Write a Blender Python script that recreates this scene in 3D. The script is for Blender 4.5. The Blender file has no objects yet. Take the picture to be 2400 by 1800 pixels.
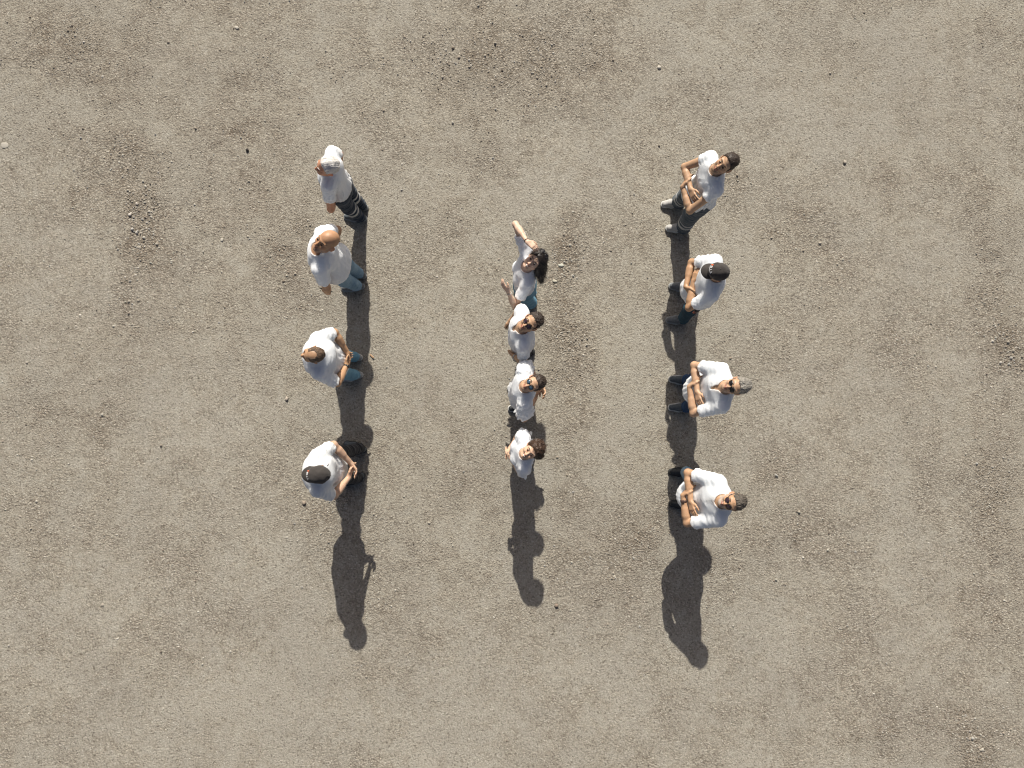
import bpy, math
import numpy as np
from mathutils import Vector, Matrix

# ------------------------------------------------------------------ camera, light
SC = bpy.context.scene
COL = SC.collection
R = math.radians

CAM_H = 8.6
cd = bpy.data.cameras.new('camera')
cam = bpy.data.objects.new('camera', cd)
COL.objects.link(cam)
cd.sensor_width = 36.0
cd.lens = 36.0 * 1640.0 / 2400.0
cd.clip_end = 3000.0
fwd = Vector((30.0 / 1640.0, 100.0 / 1640.0, -1.0)).normalized()
right = fwd.cross(Vector((0, 1, 0))).normalized()
up = right.cross(fwd)
cam.matrix_world = Matrix((
    (right.x, up.x, -fwd.x, 0.0),
    (right.y, up.y, -fwd.y, 0.0),
    (right.z, up.z, -fwd.z, CAM_H),
    (0, 0, 0, 1)))
SC.camera = cam

SUN_DIR = Vector((0.036, -1.0, -0.815)).normalized()      # direction the light travels
world = bpy.data.worlds.new('World')
SC.world = world
world.use_nodes = True
wn = world.node_tree
bg = wn.nodes['Background']
sky = wn.nodes.new('ShaderNodeTexSky')
sky.sky_type = 'NISHITA'
sky.sun_disc = False
sky.sun_elevation = math.asin(-SUN_DIR.z)
sky.sun_rotation = math.atan2(-SUN_DIR.x, -SUN_DIR.y)
sky.altitude = 300.0
sky.air_density = 0.55
sky.dust_density = 5.0
sky.ozone_density = 0.6
wn.links.new(sky.outputs[0], bg.inputs[0])
bg.inputs[1].default_value = 0.057

sd = bpy.data.lights.new('sun', 'SUN')
sd.energy = 4.3
sd.angle = R(0.53)
sd.color = (1.0, 0.945, 0.85)
sun = bpy.data.objects.new('sun', sd)
COL.objects.link(sun)
sun.rotation_euler = SUN_DIR.to_track_quat('-Z', 'Y').to_euler()
sun.location = (0, 8, 9)

SC.view_settings.view_transform = 'Standard'
SC.view_settings.look = 'None'
SC.view_settings.gamma = 1.0
SC.view_settings.use_curve_mapping = False
SC.view_settings.exposure = 0.44
SC.cycles.filter_width = 1.1

# ------------------------------------------------------------------ helpers: noise, meshes
def V(*a):
    return np.array(a, dtype=np.float64)

def lattice2(seed, n=256):
    return np.random.default_rng(seed).random((n, n)).astype(np.float32)

def vnoise2(x, y, freq, seed):
    L = lattice2(seed)
    n = L.shape[0]
    u = np.asarray(x) * freq + 1000.37
    v = np.asarray(y) * freq + 1000.71
    i = np.floor(u).astype(np.int64)
    j = np.floor(v).astype(np.int64)
    fu = u - i
    fv = v - j
    fu = fu * fu * (3 - 2 * fu)
    fv = fv * fv * (3 - 2 * fv)
    g = lambda a, b: L[a % n, b % n]
    return (g(i, j) * (1 - fu) * (1 - fv) + g(i + 1, j) * fu * (1 - fv)
            + g(i, j + 1) * (1 - fu) * fv + g(i + 1, j + 1) * fu * fv)

def fbm2(x, y, freq, seed, oct=4):
    s = 0.0
    a = 0.5
    t = 0.0
    for k in range(oct):
        s = s + a * vnoise2(x, y, freq * 2 ** k, seed + 17 * k)
        t += a
        a *= 0.55
    return s / t

def wave3(seed, lam_lo, lam_hi, n=9, stretch=(1, 1, 1)):
    """smooth 3-D noise: a sum of plane waves with the given wavelengths"""
    rg = np.random.default_rng(seed)
    d = rg.normal(size=(n, 3)) / np.array(stretch)
    d /= np.linalg.norm(d, axis=1)[:, None]
    lam = rg.uniform(lam_lo, lam_hi, n)
    K = d / np.array(stretch) * (2 * math.pi / lam)[:, None]
    ph = rg.uniform(0, 6.28, n)
    def f(P):
        o = 0.0
        for k in range(n):
            o = o + np.sin(P[:, 0] * K[k, 0] + P[:, 1] * K[k, 1] + P[:, 2] * K[k, 2] + ph[k])
        return o / math.sqrt(n)
    return f

def mesh_obj(name, verts, faces, mat, parent=None, smooth=True, cols=None):
    me = bpy.data.meshes.new(name)
    verts = np.asarray(verts, dtype=np.float32)
    if isinstance(faces, np.ndarray):
        nv = len(verts)
        nf, k = faces.shape
        me.vertices.add(nv)
        me.vertices.foreach_set('co', verts.ravel())
        me.loops.add(nf * k)
        me.loops.foreach_set('vertex_index', faces.astype(np.int32).ravel())
        me.polygons.add(nf)
        me.polygons.foreach_set('loop_start', np.arange(nf, dtype=np.int32) * k)
        me.polygons.foreach_set('loop_total', np.full(nf, k, dtype=np.int32))
        me.update(calc_edges=True)
        me.validate()
    else:
        me.from_pydata(verts.tolist(), [], faces)
        me.update()
    if smooth:
        me.polygons.foreach_set('use_smooth', np.ones(len(me.polygons), dtype=bool))
    if cols is not None and len(me.vertices) == len(cols):
        at = me.color_attributes.new('tint', 'FLOAT_COLOR', 'POINT')
        c4 = np.ones((len(cols), 4), dtype=np.float32)
        c4[:, :3] = cols
        at.data.foreach_set('color', c4.ravel())
    if mat is not None:
        for m in (mat if isinstance(mat, (list, tuple)) else [mat]):
            me.materials.append(m)
    ob = bpy.data.objects.new(name, me)
    COL.objects.link(ob)
    if parent is not None:
        ob.parent = parent
    return ob

def tag(o, label=None, cat=None, group=None, kind=None):
    if label: o['label'] = label
    if cat: o['category'] = cat
    if group: o['group'] = group
    if kind: o['kind'] = kind
    return o

# ------------------------------------------------------------------ materials
def mat_new(name):
    m = bpy.data.materials.new(name)
    m.use_nodes = True
    nt = m.node_tree
    return m, nt, nt.nodes['Principled BSDF']

def nd(nt, t, **kw):
    n = nt.nodes.new(t)
    for k, v in kw.items():
        setattr(n, k, v)
    return n

def noise(nt, vec, scale, detail=3.0, rough=0.55, dist=0.0):
    n = nd(nt, 'ShaderNodeTexNoise')
    n.inputs['Scale'].default_value = scale
    n.inputs['Detail'].default_value = detail
    n.inputs['Roughness'].default_value = rough
    n.inputs['Distortion'].default_value = dist
    nt.links.new(vec, n.inputs['Vector'])
    return n.outputs['Fac']

def ramp(nt, fac, stops):
    r = nd(nt, 'ShaderNodeValToRGB')
    el = r.color_ramp.elements
    while len(el) < len(stops):
        el.new(0.5)
    for e, (p, c) in zip(el, stops):
        e.position = p
        e.color = (*c, 1.0) if len(c) == 3 else c
    nt.links.new(fac, r.inputs[0])
    return r.outputs[0]

def mixc(nt, fac, a, b, mode='MIX'):
    m = nd(nt, 'ShaderNodeMix', data_type='RGBA', blend_type=mode)
    for sock, v in ((m.inputs[0], fac), (m.inputs[6], a), (m.inputs[7], b)):
        if isinstance(v, (int, float)):
            sock.default_value = v
        elif isinstance(v, tuple):
            sock.default_value = (*v, 1.0)
        else:
            nt.links.new(v, sock)
    return m.outputs[2]

def mapr(nt, val, a, b, c, d):
    m = nd(nt, 'ShaderNodeMapRange')
    for i, v in enumerate((a, b, c, d)):
        m.inputs[i + 1].default_value = v
    nt.links.new(val, m.inputs[0])
    return m.outputs[0]

def bump(nt, bsdf, height, strength, dist):
    b = nd(nt, 'ShaderNodeBump')
    b.inputs['Strength'].default_value = strength
    b.inputs['Distance'].default_value = dist
    nt.links.new(height, b.inputs['Height'])
    nt.links.new(b.outputs[0], bsdf.inputs['Normal'])

def objcoord(nt):
    return nd(nt, 'ShaderNodeTexCoord').outputs['Object']

def cloth_mat(name, col, col2=None, rough=0.85, scale=14.0, weave=900.0, b=0.25, sheen=0.15, sss=0.0):
    m, nt, bs = mat_new(name)
    co = objcoord(nt)
    col2 = col2 or tuple(c * 0.82 for c in col)
    f = noise(nt, co, scale, 4.0, 0.6)
    f = mapr(nt, f, 0.35, 0.68, 0.0, 1.0)
    c = mixc(nt, f, col, col2)
    fine = noise(nt, co, weave * 0.35, 2.0)
    c = mixc(nt, mapr(nt, fine, 0.3, 0.7, 0.0, 0.18), c, tuple(x * 0.6 for x in col))
    nt.links.new(c, bs.inputs['Base Color'])
    bs.inputs['Roughness'].default_value = rough
    bs.inputs['Sheen Weight'].default_value = sheen
    if sss:                                   # thin cotton lets light spread through it
        bs.inputs['Subsurface Weight'].default_value = sss
        bs.inputs['Subsurface Radius'].default_value = (1.0, 1.0, 1.0)
        bs.inputs['Subsurface Scale'].default_value = 0.085
    bs.inputs['Specular IOR Level'].default_value = 0.2
    h = noise(nt, co, weave * 0.12, 4.0, 0.7)
    bump(nt, bs, h, b, 0.004)
    return m

def denim_mat(name, dark, light, lo=0.38, hi=0.66):
    m, nt, bs = mat_new(name)
    co = objcoord(nt)
    f = noise(nt, co, 5.5, 4.0, 0.6, 0.6)
    c = ramp(nt, f, [(lo, dark), (hi, light)])
    wv = nd(nt, 'ShaderNodeTexWave')
    wv.inputs['Scale'].default_value = 160.0
    wv.inputs['Distortion'].default_value = 3.0
    nt.links.new(co, wv.inputs['Vector'])
    c = mixc(nt, mapr(nt, wv.outputs['Fac'], 0, 1, 0.0, 0.14), c, tuple(min(1, x * 1.8) for x in light))
    nt.links.new(c, bs.inputs['Base Color'])
    bs.inputs['Roughness'].default_value = 0.85
    bs.inputs['Specular IOR Level'].default_value = 0.2
    bump(nt, bs, noise(nt, co, 90.0, 4.0), 0.3, 0.004)
    return m

def plain_mat(name, col, rough=0.5, metal=0.0, spec=0.5, var=0.15, scale=30.0, b=0.0):
    m, nt, bs = mat_new(name)
    co = objcoord(nt)
    f = noise(nt, co, scale, 3.0)
    c = mixc(nt, mapr(nt, f, 0.3, 0.7, 0.0, 1.0), tuple(min(1, x * (1 + var)) for x in col), tuple(x * (1 - var) for x in col))
    nt.links.new(c, bs.inputs['Base Color'])
    bs.inputs['Roughness'].default_value = rough
    bs.inputs['Metallic'].default_value = metal
    bs.inputs['Specular IOR Level'].default_value = spec
    if b:
        bump(nt, bs, noise(nt, co, scale * 4, 3.0), b, 0.003)
    return m

def tint_mat(name, rough=0.5, sss=0.0, bscale=220.0, bstr=0.15, spec=0.4, dist=0.002):
    """material whose colour comes from the mesh's own tint attribute"""
    m, nt, bs = mat_new(name)
    a = nd(nt, 'ShaderNodeAttribute', attribute_name='tint')
    co = objcoord(nt)
    f = noise(nt, co, 60.0, 3.0)
    c = mixc(nt, mapr(nt, f, 0.35, 0.7, 0.0, 0.22), a.outputs['Color'], (0.44, 0.235, 0.125) if sss else (0.2, 0.17, 0.14))
    nt.links.new(c, bs.inputs['Base Color'])
    bs.inputs['Roughness'].default_value = rough
    bs.inputs['Specular IOR Level'].default_value = spec
    if sss:
        bs.inputs['Subsurface Weight'].default_value = sss
        bs.inputs['Subsurface Radius'].default_value = (0.010, 0.004, 0.002)
        bs.inputs['Subsurface Scale'].default_value = 0.5
    bump(nt, bs, noise(nt, co, bscale, 3.0), bstr, dist)
    return m

def hair_mat(name, col, hi, rough=0.45):
    m, nt, bs = mat_new(name)
    co = objcoord(nt)
    mp = nd(nt, 'ShaderNodeMapping')
    mp.inputs['Scale'].default_value = (40.0, 160.0, 60.0)
    nt.links.new(co, mp.inputs['Vector'])
    f = noise(nt, mp.outputs[0], 1.6, 3.0, 0.6, 0.5)
    nt.links.new(ramp(nt, f, [(0.33, col), (0.7, hi)]), bs.inputs['Base Color'])
    bs.inputs['Roughness'].default_value = rough
    bs.inputs['Specular IOR Level'].default_value = 0.35
    bump(nt, bs, f, 0.5, 0.004)
    return m

M = {}
M['skin'] = tint_mat('skin', 0.48, 0.12)
M['white_cotton'] = cloth_mat('white_cotton', (0.78, 0.81, 0.83), (0.75, 0.78, 0.81), sss=1.0)
M['white_blouse'] = cloth_mat('white_blouse', (0.77, 0.80, 0.835), (0.74, 0.77, 0.815), sss=1.0)
M['grey_white_cotton'] = cloth_mat('grey_white_cotton', (0.74, 0.765, 0.775), (0.71, 0.735, 0.75), sss=1.0)
M['navy_twill'] = cloth_mat('navy_twill', (0.014, 0.024, 0.042), (0.026, 0.042, 0.066))
M['slate_twill'] = cloth_mat('slate_twill', (0.052, 0.070, 0.088), (0.085, 0.105, 0.125))
M['black_cloth'] = cloth_mat('black_cloth', (0.012, 0.013, 0.016), (0.022, 0.023, 0.028))
M['charcoal_cloth'] = cloth_mat('charcoal_cloth', (0.03, 0.032, 0.036), (0.05, 0.052, 0.056))
M['light_denim'] = denim_mat('light_denim', (0.155, 0.25, 0.335), (0.28, 0.395, 0.48))
M['mid_denim'] = denim_mat('mid_denim', (0.105, 0.235, 0.335), (0.20, 0.365, 0.46))
M['blue_denim'] = denim_mat('blue_denim', (0.03, 0.10, 0.19), (0.075, 0.19, 0.30))
M['dark_denim'] = denim_mat('dark_denim', (0.014, 0.035, 0.055), (0.035, 0.075, 0.10))
M['indigo_denim'] = denim_mat('indigo_denim', (0.012, 0.03, 0.075), (0.03, 0.07, 0.15))
M['reflective'] = plain_mat('reflective', (0.42, 0.42, 0.41), 0.45, 0.2, 0.6, 0.12)
M['shoe_black'] = plain_mat('shoe_black', (0.022, 0.026, 0.029), 0.55, 0, 0.4, 0.3, 40, 0.3)
M['shoe_grey'] = plain_mat('shoe_grey', (0.14, 0.15, 0.155), 0.7, 0, 0.3, 0.25, 40, 0.3)
M['shoe_slate'] = plain_mat('shoe_slate', (0.085, 0.10, 0.11), 0.7, 0, 0.3, 0.25, 40, 0.3)
M['shoe_pale'] = plain_mat('shoe_pale', (0.42, 0.41, 0.39), 0.75, 0, 0.3, 0.12, 40, 0.3)
M['shoe_stone'] = plain_mat('shoe_stone', (0.30, 0.31, 0.31), 0.75, 0, 0.3, 0.15, 40, 0.3)
M['sole_white'] = plain_mat('sole_white', (0.55, 0.55, 0.52), 0.7)
M['sole_grey'] = plain_mat('sole_grey', (0.30, 0.31, 0.31), 0.75)
M['sole_black'] = plain_mat('sole_black', (0.03, 0.03, 0.03), 0.7)
M['lace_dark'] = plain_mat('lace_dark', (0.05, 0.05, 0.055), 0.9)
M['lace_grey'] = plain_mat('lace_grey', (0.25, 0.25, 0.25), 0.9)
M['cap_cloth'] = cloth_mat('cap_cloth', (0.046, 0.041, 0.038), (0.060, 0.054, 0.050), 0.9, 20.0)
M['print_white'] = plain_mat('print_white', (0.8, 0.8, 0.8), 0.8, var=0.05)
M['print_orange'] = plain_mat('print_orange', (0.75, 0.16, 0.05), 0.8, var=0.05)
M['lens_black'] = plain_mat('lens_black', (0.012, 0.011, 0.012), 0.12, 0, 0.6, 0.1)
M['lens_violet'] = plain_mat('lens_violet', (0.045, 0.025, 0.035), 0.12, 0, 0.6, 0.1)
M['lens_blue'] = plain_mat('lens_blue', (0.12, 0.2, 0.27), 0.18, 0.5, 0.6, 0.1)
M['frame_black'] = plain_mat('frame_black', (0.012, 0.012, 0.013), 0.3)
M['eye_white'] = plain_mat('eye_white', (0.55, 0.5, 0.46), 0.25, var=0.05)
M['eye_iris'] = plain_mat('eye_iris', (0.03, 0.018, 0.012), 0.15)
M['tooth'] = plain_mat('tooth', (0.75, 0.72, 0.66), 0.3, var=0.04)
M['strap_black'] = plain_mat('strap_black', (0.014, 0.014, 0.015), 0.5)
M['strap_brown'] = plain_mat('strap_brown', (0.07, 0.04, 0.032), 0.6)
M['steel'] = plain_mat('steel', (0.5, 0.5, 0.48), 0.3, 0.9)
M['silver_white'] = plain_mat('silver_white', (0.7, 0.7, 0.68), 0.35, 0.2)
M['orange_plastic'] = plain_mat('orange_plastic', (0.5, 0.09, 0.03), 0.4)
M['phone_black'] = plain_mat('phone_black', (0.01, 0.01, 0.011), 0.25)
M['hair_white'] = hair_mat('hair_white', (0.58, 0.56, 0.52), (0.78, 0.76, 0.72), 0.6)
M['hair_dark'] = hair_mat('hair_dark', (0.018, 0.012, 0.009), (0.07, 0.05, 0.038))
M['hair_black'] = hair_mat('hair_black', (0.008, 0.006, 0.006), (0.035, 0.026, 0.022), 0.4)
M['hair_brown'] = hair_mat('hair_brown', (0.022, 0.012, 0.008), (0.10, 0.058, 0.036))
M['hair_saltpepper'] = hair_mat('hair_saltpepper', (0.04, 0.033, 0.026), (0.15, 0.13, 0.108), 0.6)
M['hair_silver'] = hair_mat('hair_silver', (0.10, 0.088, 0.07), (0.40, 0.38, 0.34), 0.55)
M['hair_thin'] = hair_mat('hair_thin', (0.05, 0.035, 0.025), (0.17, 0.11, 0.07), 0.6)

# ------------------------------------------------------------------ distance fields
def length(A):
    return np.sqrt((A * A).sum(axis=1))

def rcone(P, a, b, ra, rb):
    a = np.asarray(a, dtype=np.float32)
    b = np.asarray(b, dtype=np.float32)
    ba = b - a
    L2 = float(ba @ ba) + 1e-12
    Q = P - a
    t = np.clip((Q @ ba) / L2, 0, 1)
    return length(Q - t[:, None] * ba) - (ra + (rb - ra) * t)

def ellip(P, c, r, rot=None):
    Q = P - np.asarray(c, dtype=np.float32)
    if rot is not None:
        Q = Q @ np.asarray(rot, dtype=np.float32)
    if any(isinstance(q, np.ndarray) for q in r):
        r = np.stack([np.broadcast_to(np.asarray(q, dtype=np.float32), (len(P),)) for q in r], axis=1)
    else:
        r = np.asarray(r, dtype=np.float32)
    k0 = length(Q / r)
    k1 = length(Q / (r * r)) + 1e-9
    return k0 * (k0 - 1.0) / k1

def smin(a, b, k):
    h = np.maximum(k - np.abs(a - b), 0.0) / k
    return np.minimum(a, b) - h * h * k * 0.25

def smax(a, b, k):
    return -smin(-a, -b, k)

def sstep(x, a, b):
    t = np.clip((x - a) / (b - a), 0, 1)
    return t * t * (3 - 2 * t)

def nets(D, lo, h):
    """naive surface nets: one vertex per crossed cell, one quad per crossed edge"""
    nx, ny, nz = D.shape
    S = D < 0
    cells, pts, flips = [], [], []
    strides = np.array([ny * nz, nz, 1], dtype=np.int64)
    for ax in range(3):
        a = [slice(None)] * 3
        b = [slice(None)] * 3
        a[ax] = slice(0, -1)
        b[ax] = slice(1, None)
        idx = np.argwhere(S[tuple(a)] != S[tuple(b)])
        o1, o2 = [q for q in range(3) if q != ax]
        ok = (idx[:, o1] > 0) & (idx[:, o2] > 0)
        idx = idx[ok]
        nb = idx.copy()
        nb[:, ax] += 1
        d0 = D[idx[:, 0], idx[:, 1], idx[:, 2]]
        d1 = D[nb[:, 0], nb[:, 1], nb[:, 2]]
        t = d0 / (d0 - d1)
        p = idx.astype(np.float64)
        p[:, ax] += t
        base = idx @ strides
        q = np.stack([base, base - strides[o1], base - strides[o1] - strides[o2], base - strides[o2]], axis=1)
        fl = (d0 < 0)
        if ax == 1:
            fl = ~fl
        cells.append(q)
        pts.append(p)
        flips.append(fl)
    cells = np.concatenate(cells)
    pts = np.concatenate(pts)
    flips = np.concatenate(flips)
    uniq, inv = np.unique(cells, return_inverse=True)
    inv = inv.reshape(-1, 4)
    n = len(uniq)
    cnt = np.bincount(inv.ravel(), minlength=n).astype(np.float64)
    v = np.stack([np.bincount(inv.ravel(), weights=np.repeat(pts[:, i], 4), minlength=n) / cnt for i in range(3)], axis=1)
    f = inv.copy()
    f[~flips] = f[~flips][:, ::-1]
    return v * h + np.asarray(lo), f

def grid_eval(fn, lo, hi, h, chunk=400000):
    lo = np.asarray(lo, dtype=np.float64)
    n = np.maximum(3, np.ceil((np.asarray(hi) - lo) / h).astype(int) + 1)
    ax = [np.float32(lo[i]) + np.arange(n[i], dtype=np.float32) * np.float32(h) for i in range(3)]
    D = np.empty(tuple(n), dtype=np.float32)
    step = max(1, chunk // (n[1] * n[2]))
    yy, zz = np.meshgrid(ax[1], ax[2], indexing='ij')
    yy = yy.ravel()
    zz = zz.ravel()
    for i in range(0, n[0], step):
        xs = ax[0][i:i + step]
        P = np.empty((len(xs) * len(yy), 3), dtype=np.float32)
        P[:, 0] = np.repeat(xs, len(yy))
        P[:, 1] = np.tile(yy, len(xs))
        P[:, 2] = np.tile(zz, len(xs))
        D[i:i + step] = fn(P).reshape(len(xs), n[1], n[2])
    D[0] = D[-1] = 1.0
    D[:, 0] = D[:, -1] = 1.0
    D[:, :, 0] = D[:, :, -1] = 1.0
    return nets(D, lo, h)

class Field:
    """a grid into which many small primitives are blended one after another"""
    def __init__(self, lo, hi, h):
        self.lo = np.asarray(lo, dtype=np.float64)
        self.h = h
        self.n = np.ceil((np.asarray(hi) - self.lo) / h).astype(int) + 1
        self.D = np.full(tuple(self.n), 0.2, dtype=np.float32)
        self.ax = [(self.lo[i] + np.arange(self.n[i]) * h).astype(np.float32) for i in range(3)]
    def add(self, fn, lo, hi, k=0.01, op='u'):
        m = max(k, 0.012) + self.h
        a = np.maximum(0, np.floor((np.asarray(lo) - m - self.lo) / self.h).astype(int))
        b = np.minimum(self.n, np.ceil((np.asarray(hi) + m - self.lo) / self.h).astype(int) + 1)
        if (b <= a).any():
            return
        g = np.meshgrid(self.ax[0][a[0]:b[0]], self.ax[1][a[1]:b[1]], self.ax[2][a[2]:b[2]], indexing='ij')
        P = np.stack([q.ravel() for q in g], axis=1)
        d = fn(P).reshape(b - a)
        s = tuple(slice(a[i], b[i]) for i in range(3))
        self.D[s] = smin(self.D[s], d, k) if op == 'u' else smax(self.D[s], -d, k)
    def cone(self, a, b, ra, rb, k=0.01, op='u'):
        a = np.asarray(a, dtype=float)
        b = np.asarray(b, dtype=float)
        r = max(ra, rb)
        self.add(lambda P: rcone(P, a, b, ra, rb), np.minimum(a, b) - r, np.maximum(a, b) + r, k, op)
    def ell(self, c, r, rot=None, k=0.01, op='u'):
        c = np.asarray(c, dtype=float)
        m = max(r)
        self.add(lambda P: ellip(P, c, r, rot), c - m, c + m, k, op)
    def mesh(self):
        D = self.D
        D[0] = D[-1] = 1.0
        D[:, 0] = D[:, -1] = 1.0
        D[:, :, 0] = D[:, :, -1] = 1.0
        return nets(D, self.lo, self.h)

def cluster(v, f, mask, size):
    """merge masked vertices on a coarse grid; returns new verts, faces and the map"""
    key = np.round(v / size).astype(np.int64) + 5000
    code = key[:, 0] * 100000000 + key[:, 1] * 10000 + key[:, 2]
    code = np.where(mask, code, -1 - np.arange(len(v)))
    uniq, inv = np.unique(code, return_inverse=True)
    n = len(uniq)
    cnt = np.bincount(inv, minlength=n)
    nv = np.stack([np.bincount(inv, weights=v[:, i], minlength=n) / cnt for i in range(3)], axis=1)
    g = inv[f]
    faces = []
    q_ok = (g[:, 0] != g[:, 1]) & (g[:, 1] != g[:, 2]) & (g[:, 2] != g[:, 3]) & (g[:, 3] != g[:, 0]) & (g[:, 0] != g[:, 2]) & (g[:, 1] != g[:, 3])
    quads = g[q_ok]
    rest = g[~q_ok]
    seen = set()
    for a in rest:
        b = []
        for x in a:
            if x not in b:
                b.append(int(x))
        if len(b) == 3:
            kk = tuple(sorted(b))
            if kk not in seen:
                seen.add(kk)
                faces.append(b)
    faces += quads.tolist()
    return nv, faces

def rot_xyz(yaw, pitch, roll):
    cy, sy = math.cos(yaw), math.sin(yaw)
    cp, sp = math.cos(pitch), math.sin(pitch)
    cr, sr = math.cos(roll), math.sin(roll)
    Rz = np.array([[cy, -sy, 0], [sy, cy, 0], [0, 0, 1.0]])
    Ry = np.array([[cp, 0, -sp], [0, 1.0, 0], [sp, 0, cp]])
    Rx = np.array([[1.0, 0, 0], [0, cr, -sr], [0, sr, cr]])
    return Rz @ Ry @ Rx

def unit(v):
    v = np.asarray(v, dtype=float)
    return v / (np.linalg.norm(v) + 1e-12)

def tube(points, radii, n=8, closed=False):
    pts = [np.asarray(p, dtype=float) for p in points]
    m = len(pts)
    vs, fs = [], []
    prev = None
    for i, p in enumerate(pts):
        if closed:
            t = unit(pts[(i + 1) % m] - pts[i - 1])
        else:
            t = unit(pts[min(i + 1, m - 1)] - pts[max(i - 1, 0)])
        if prev is None:
            ref = V(0, 0, 1) if abs(t[2]) < 0.9 else V(1, 0, 0)
            u = unit(np.cross(t, ref))
        else:
            u = unit(prev - t * (prev @ t))
        prev = u
        w = np.cross(t, u)
        r = radii[i] if hasattr(radii, '__len__') else radii
        for k in range(n):
            an = 2 * math.pi * k / n
            vs.append(p + r * (math.cos(an) * u + math.sin(an) * w))
    for i in range(m if closed else m - 1):
        j = (i + 1) % m
        for k in range(n):
            l = (k + 1) % n
            fs.append([i * n + k, i * n + l, j * n + l, j * n + k])
    if not closed:
        fs.append(list(range(n - 1, -1, -1)))
        fs.append([(m - 1) * n + k for k in range(n)])
    return np.array(vs), fs

def band(c, axis, r, width, thick, n=24):
    """a strap ring round an axis"""
    t = unit(axis)
    ref = V(0, 0, 1) if abs(t[2]) < 0.9 else V(1, 0, 0)
    u = unit(np.cross(t, ref))
    w = np.cross(t, u)
    vs, fs = [], []
    for k in range(n):
        an = 2 * math.pi * k / n
        d = math.cos(an) * u + math.sin(an) * w
        for rr, ww in ((r, -width / 2), (r + thick, -width / 2 * 0.9), (r + thick, width / 2 * 0.9), (r, width / 2)):
            vs.append(np.asarray(c) + d * rr + t * ww)
    for k in range(n):
        l = (k + 1) % n
        for q in range(4):
            s = (q + 1) % 4
            fs.append([k * 4 + q, k * 4 + s, l * 4 + s, l * 4 + q])
    return np.array(vs), fs, u, w

def boxmesh(c, R3, hx, hy, hz, bev=0.15):
    """rounded slab: two rings of eight per face"""
    vs, fs = [], []
    b = min(hx, hy, hz) * 2 * bev
    def ring(z, ins):
        x, y = hx - ins, hy - ins
        q = [(x, y - b), (x - b, y), (-x + b, y), (-x, y - b), (-x, -y + b), (-x + b, -y), (x - b, -y), (x, -y + b)]
        return [np.asarray(c) + R3 @ V(a, d, z) for a, d in q]
    for z, ins in ((-hz, b), (-hz + b, 0), (hz - b, 0), (hz, b)):
        vs += ring(z, ins)
    for i in range(3):
        for k in range(8):
            l = (k + 1) % 8
            fs.append([i * 8 + k, i * 8 + l, i * 8 + 8 + l, i * 8 + 8 + k])
    fs.append(list(range(7, -1, -1)))
    fs.append([24 + k for k in range(8)])
    return np.array(vs), fs

def uvball(c, r, n=12, m=8):
    vs, fs = [], []
    for i in range(m + 1):
        th = math.pi * i / m
        for k in range(n):
            ph = 2 * math.pi * k / n
            vs.append(np.asarray(c) + r * V(math.cos(th), math.sin(th) * math.cos(ph), math.sin(th) * math.sin(ph)))
    for i in range(m):
        for k in range(n):
            l = (k + 1) % n
            fs.append([i * n + k, i * n + l, (i + 1) * n + l, (i + 1) * n + k])
    return np.array(vs), fs

# ------------------------------------------------------------------ the human figure
# Figures are laid out 1.75 m tall, facing +x with the left hand at +y, then scaled.
Z_K = [0.70, 0.80, 0.90, 1.00, 1.10, 1.20, 1.30, 1.37, 1.42, 1.455, 1.49, 1.53]
A_M = [0.150, 0.166, 0.174, 0.165, 0.153, 0.160, 0.174, 0.172, 0.150, 0.110, 0.072, 0.050]
B_M = [0.095, 0.118, 0.124, 0.112, 0.106, 0.114, 0.120, 0.114, 0.098, 0.082, 0.065, 0.050]
C_M = [0.0, -0.004, -0.006, 0.004, 0.008, 0.006, 0.000, -0.006, -0.012, -0.016, -0.020, -0.022]
A_F = [0.150, 0.168, 0.174, 0.158, 0.128, 0.132, 0.146, 0.148, 0.132, 0.098, 0.062, 0.044]
B_F = [0.095, 0.118, 0.122, 0.104, 0.092, 0.100, 0.104, 0.098, 0.086, 0.072, 0.058, 0.045]
ZZ = np.linspace(Z_K[0], Z_K[-1], 120)

def smooth_tab(vals):
    t = np.interp(ZZ, Z_K, vals)
    k = np.ones(9) / 9
    return np.convolve(np.pad(t, 4, mode='edge'), k, mode='valid')

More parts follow.
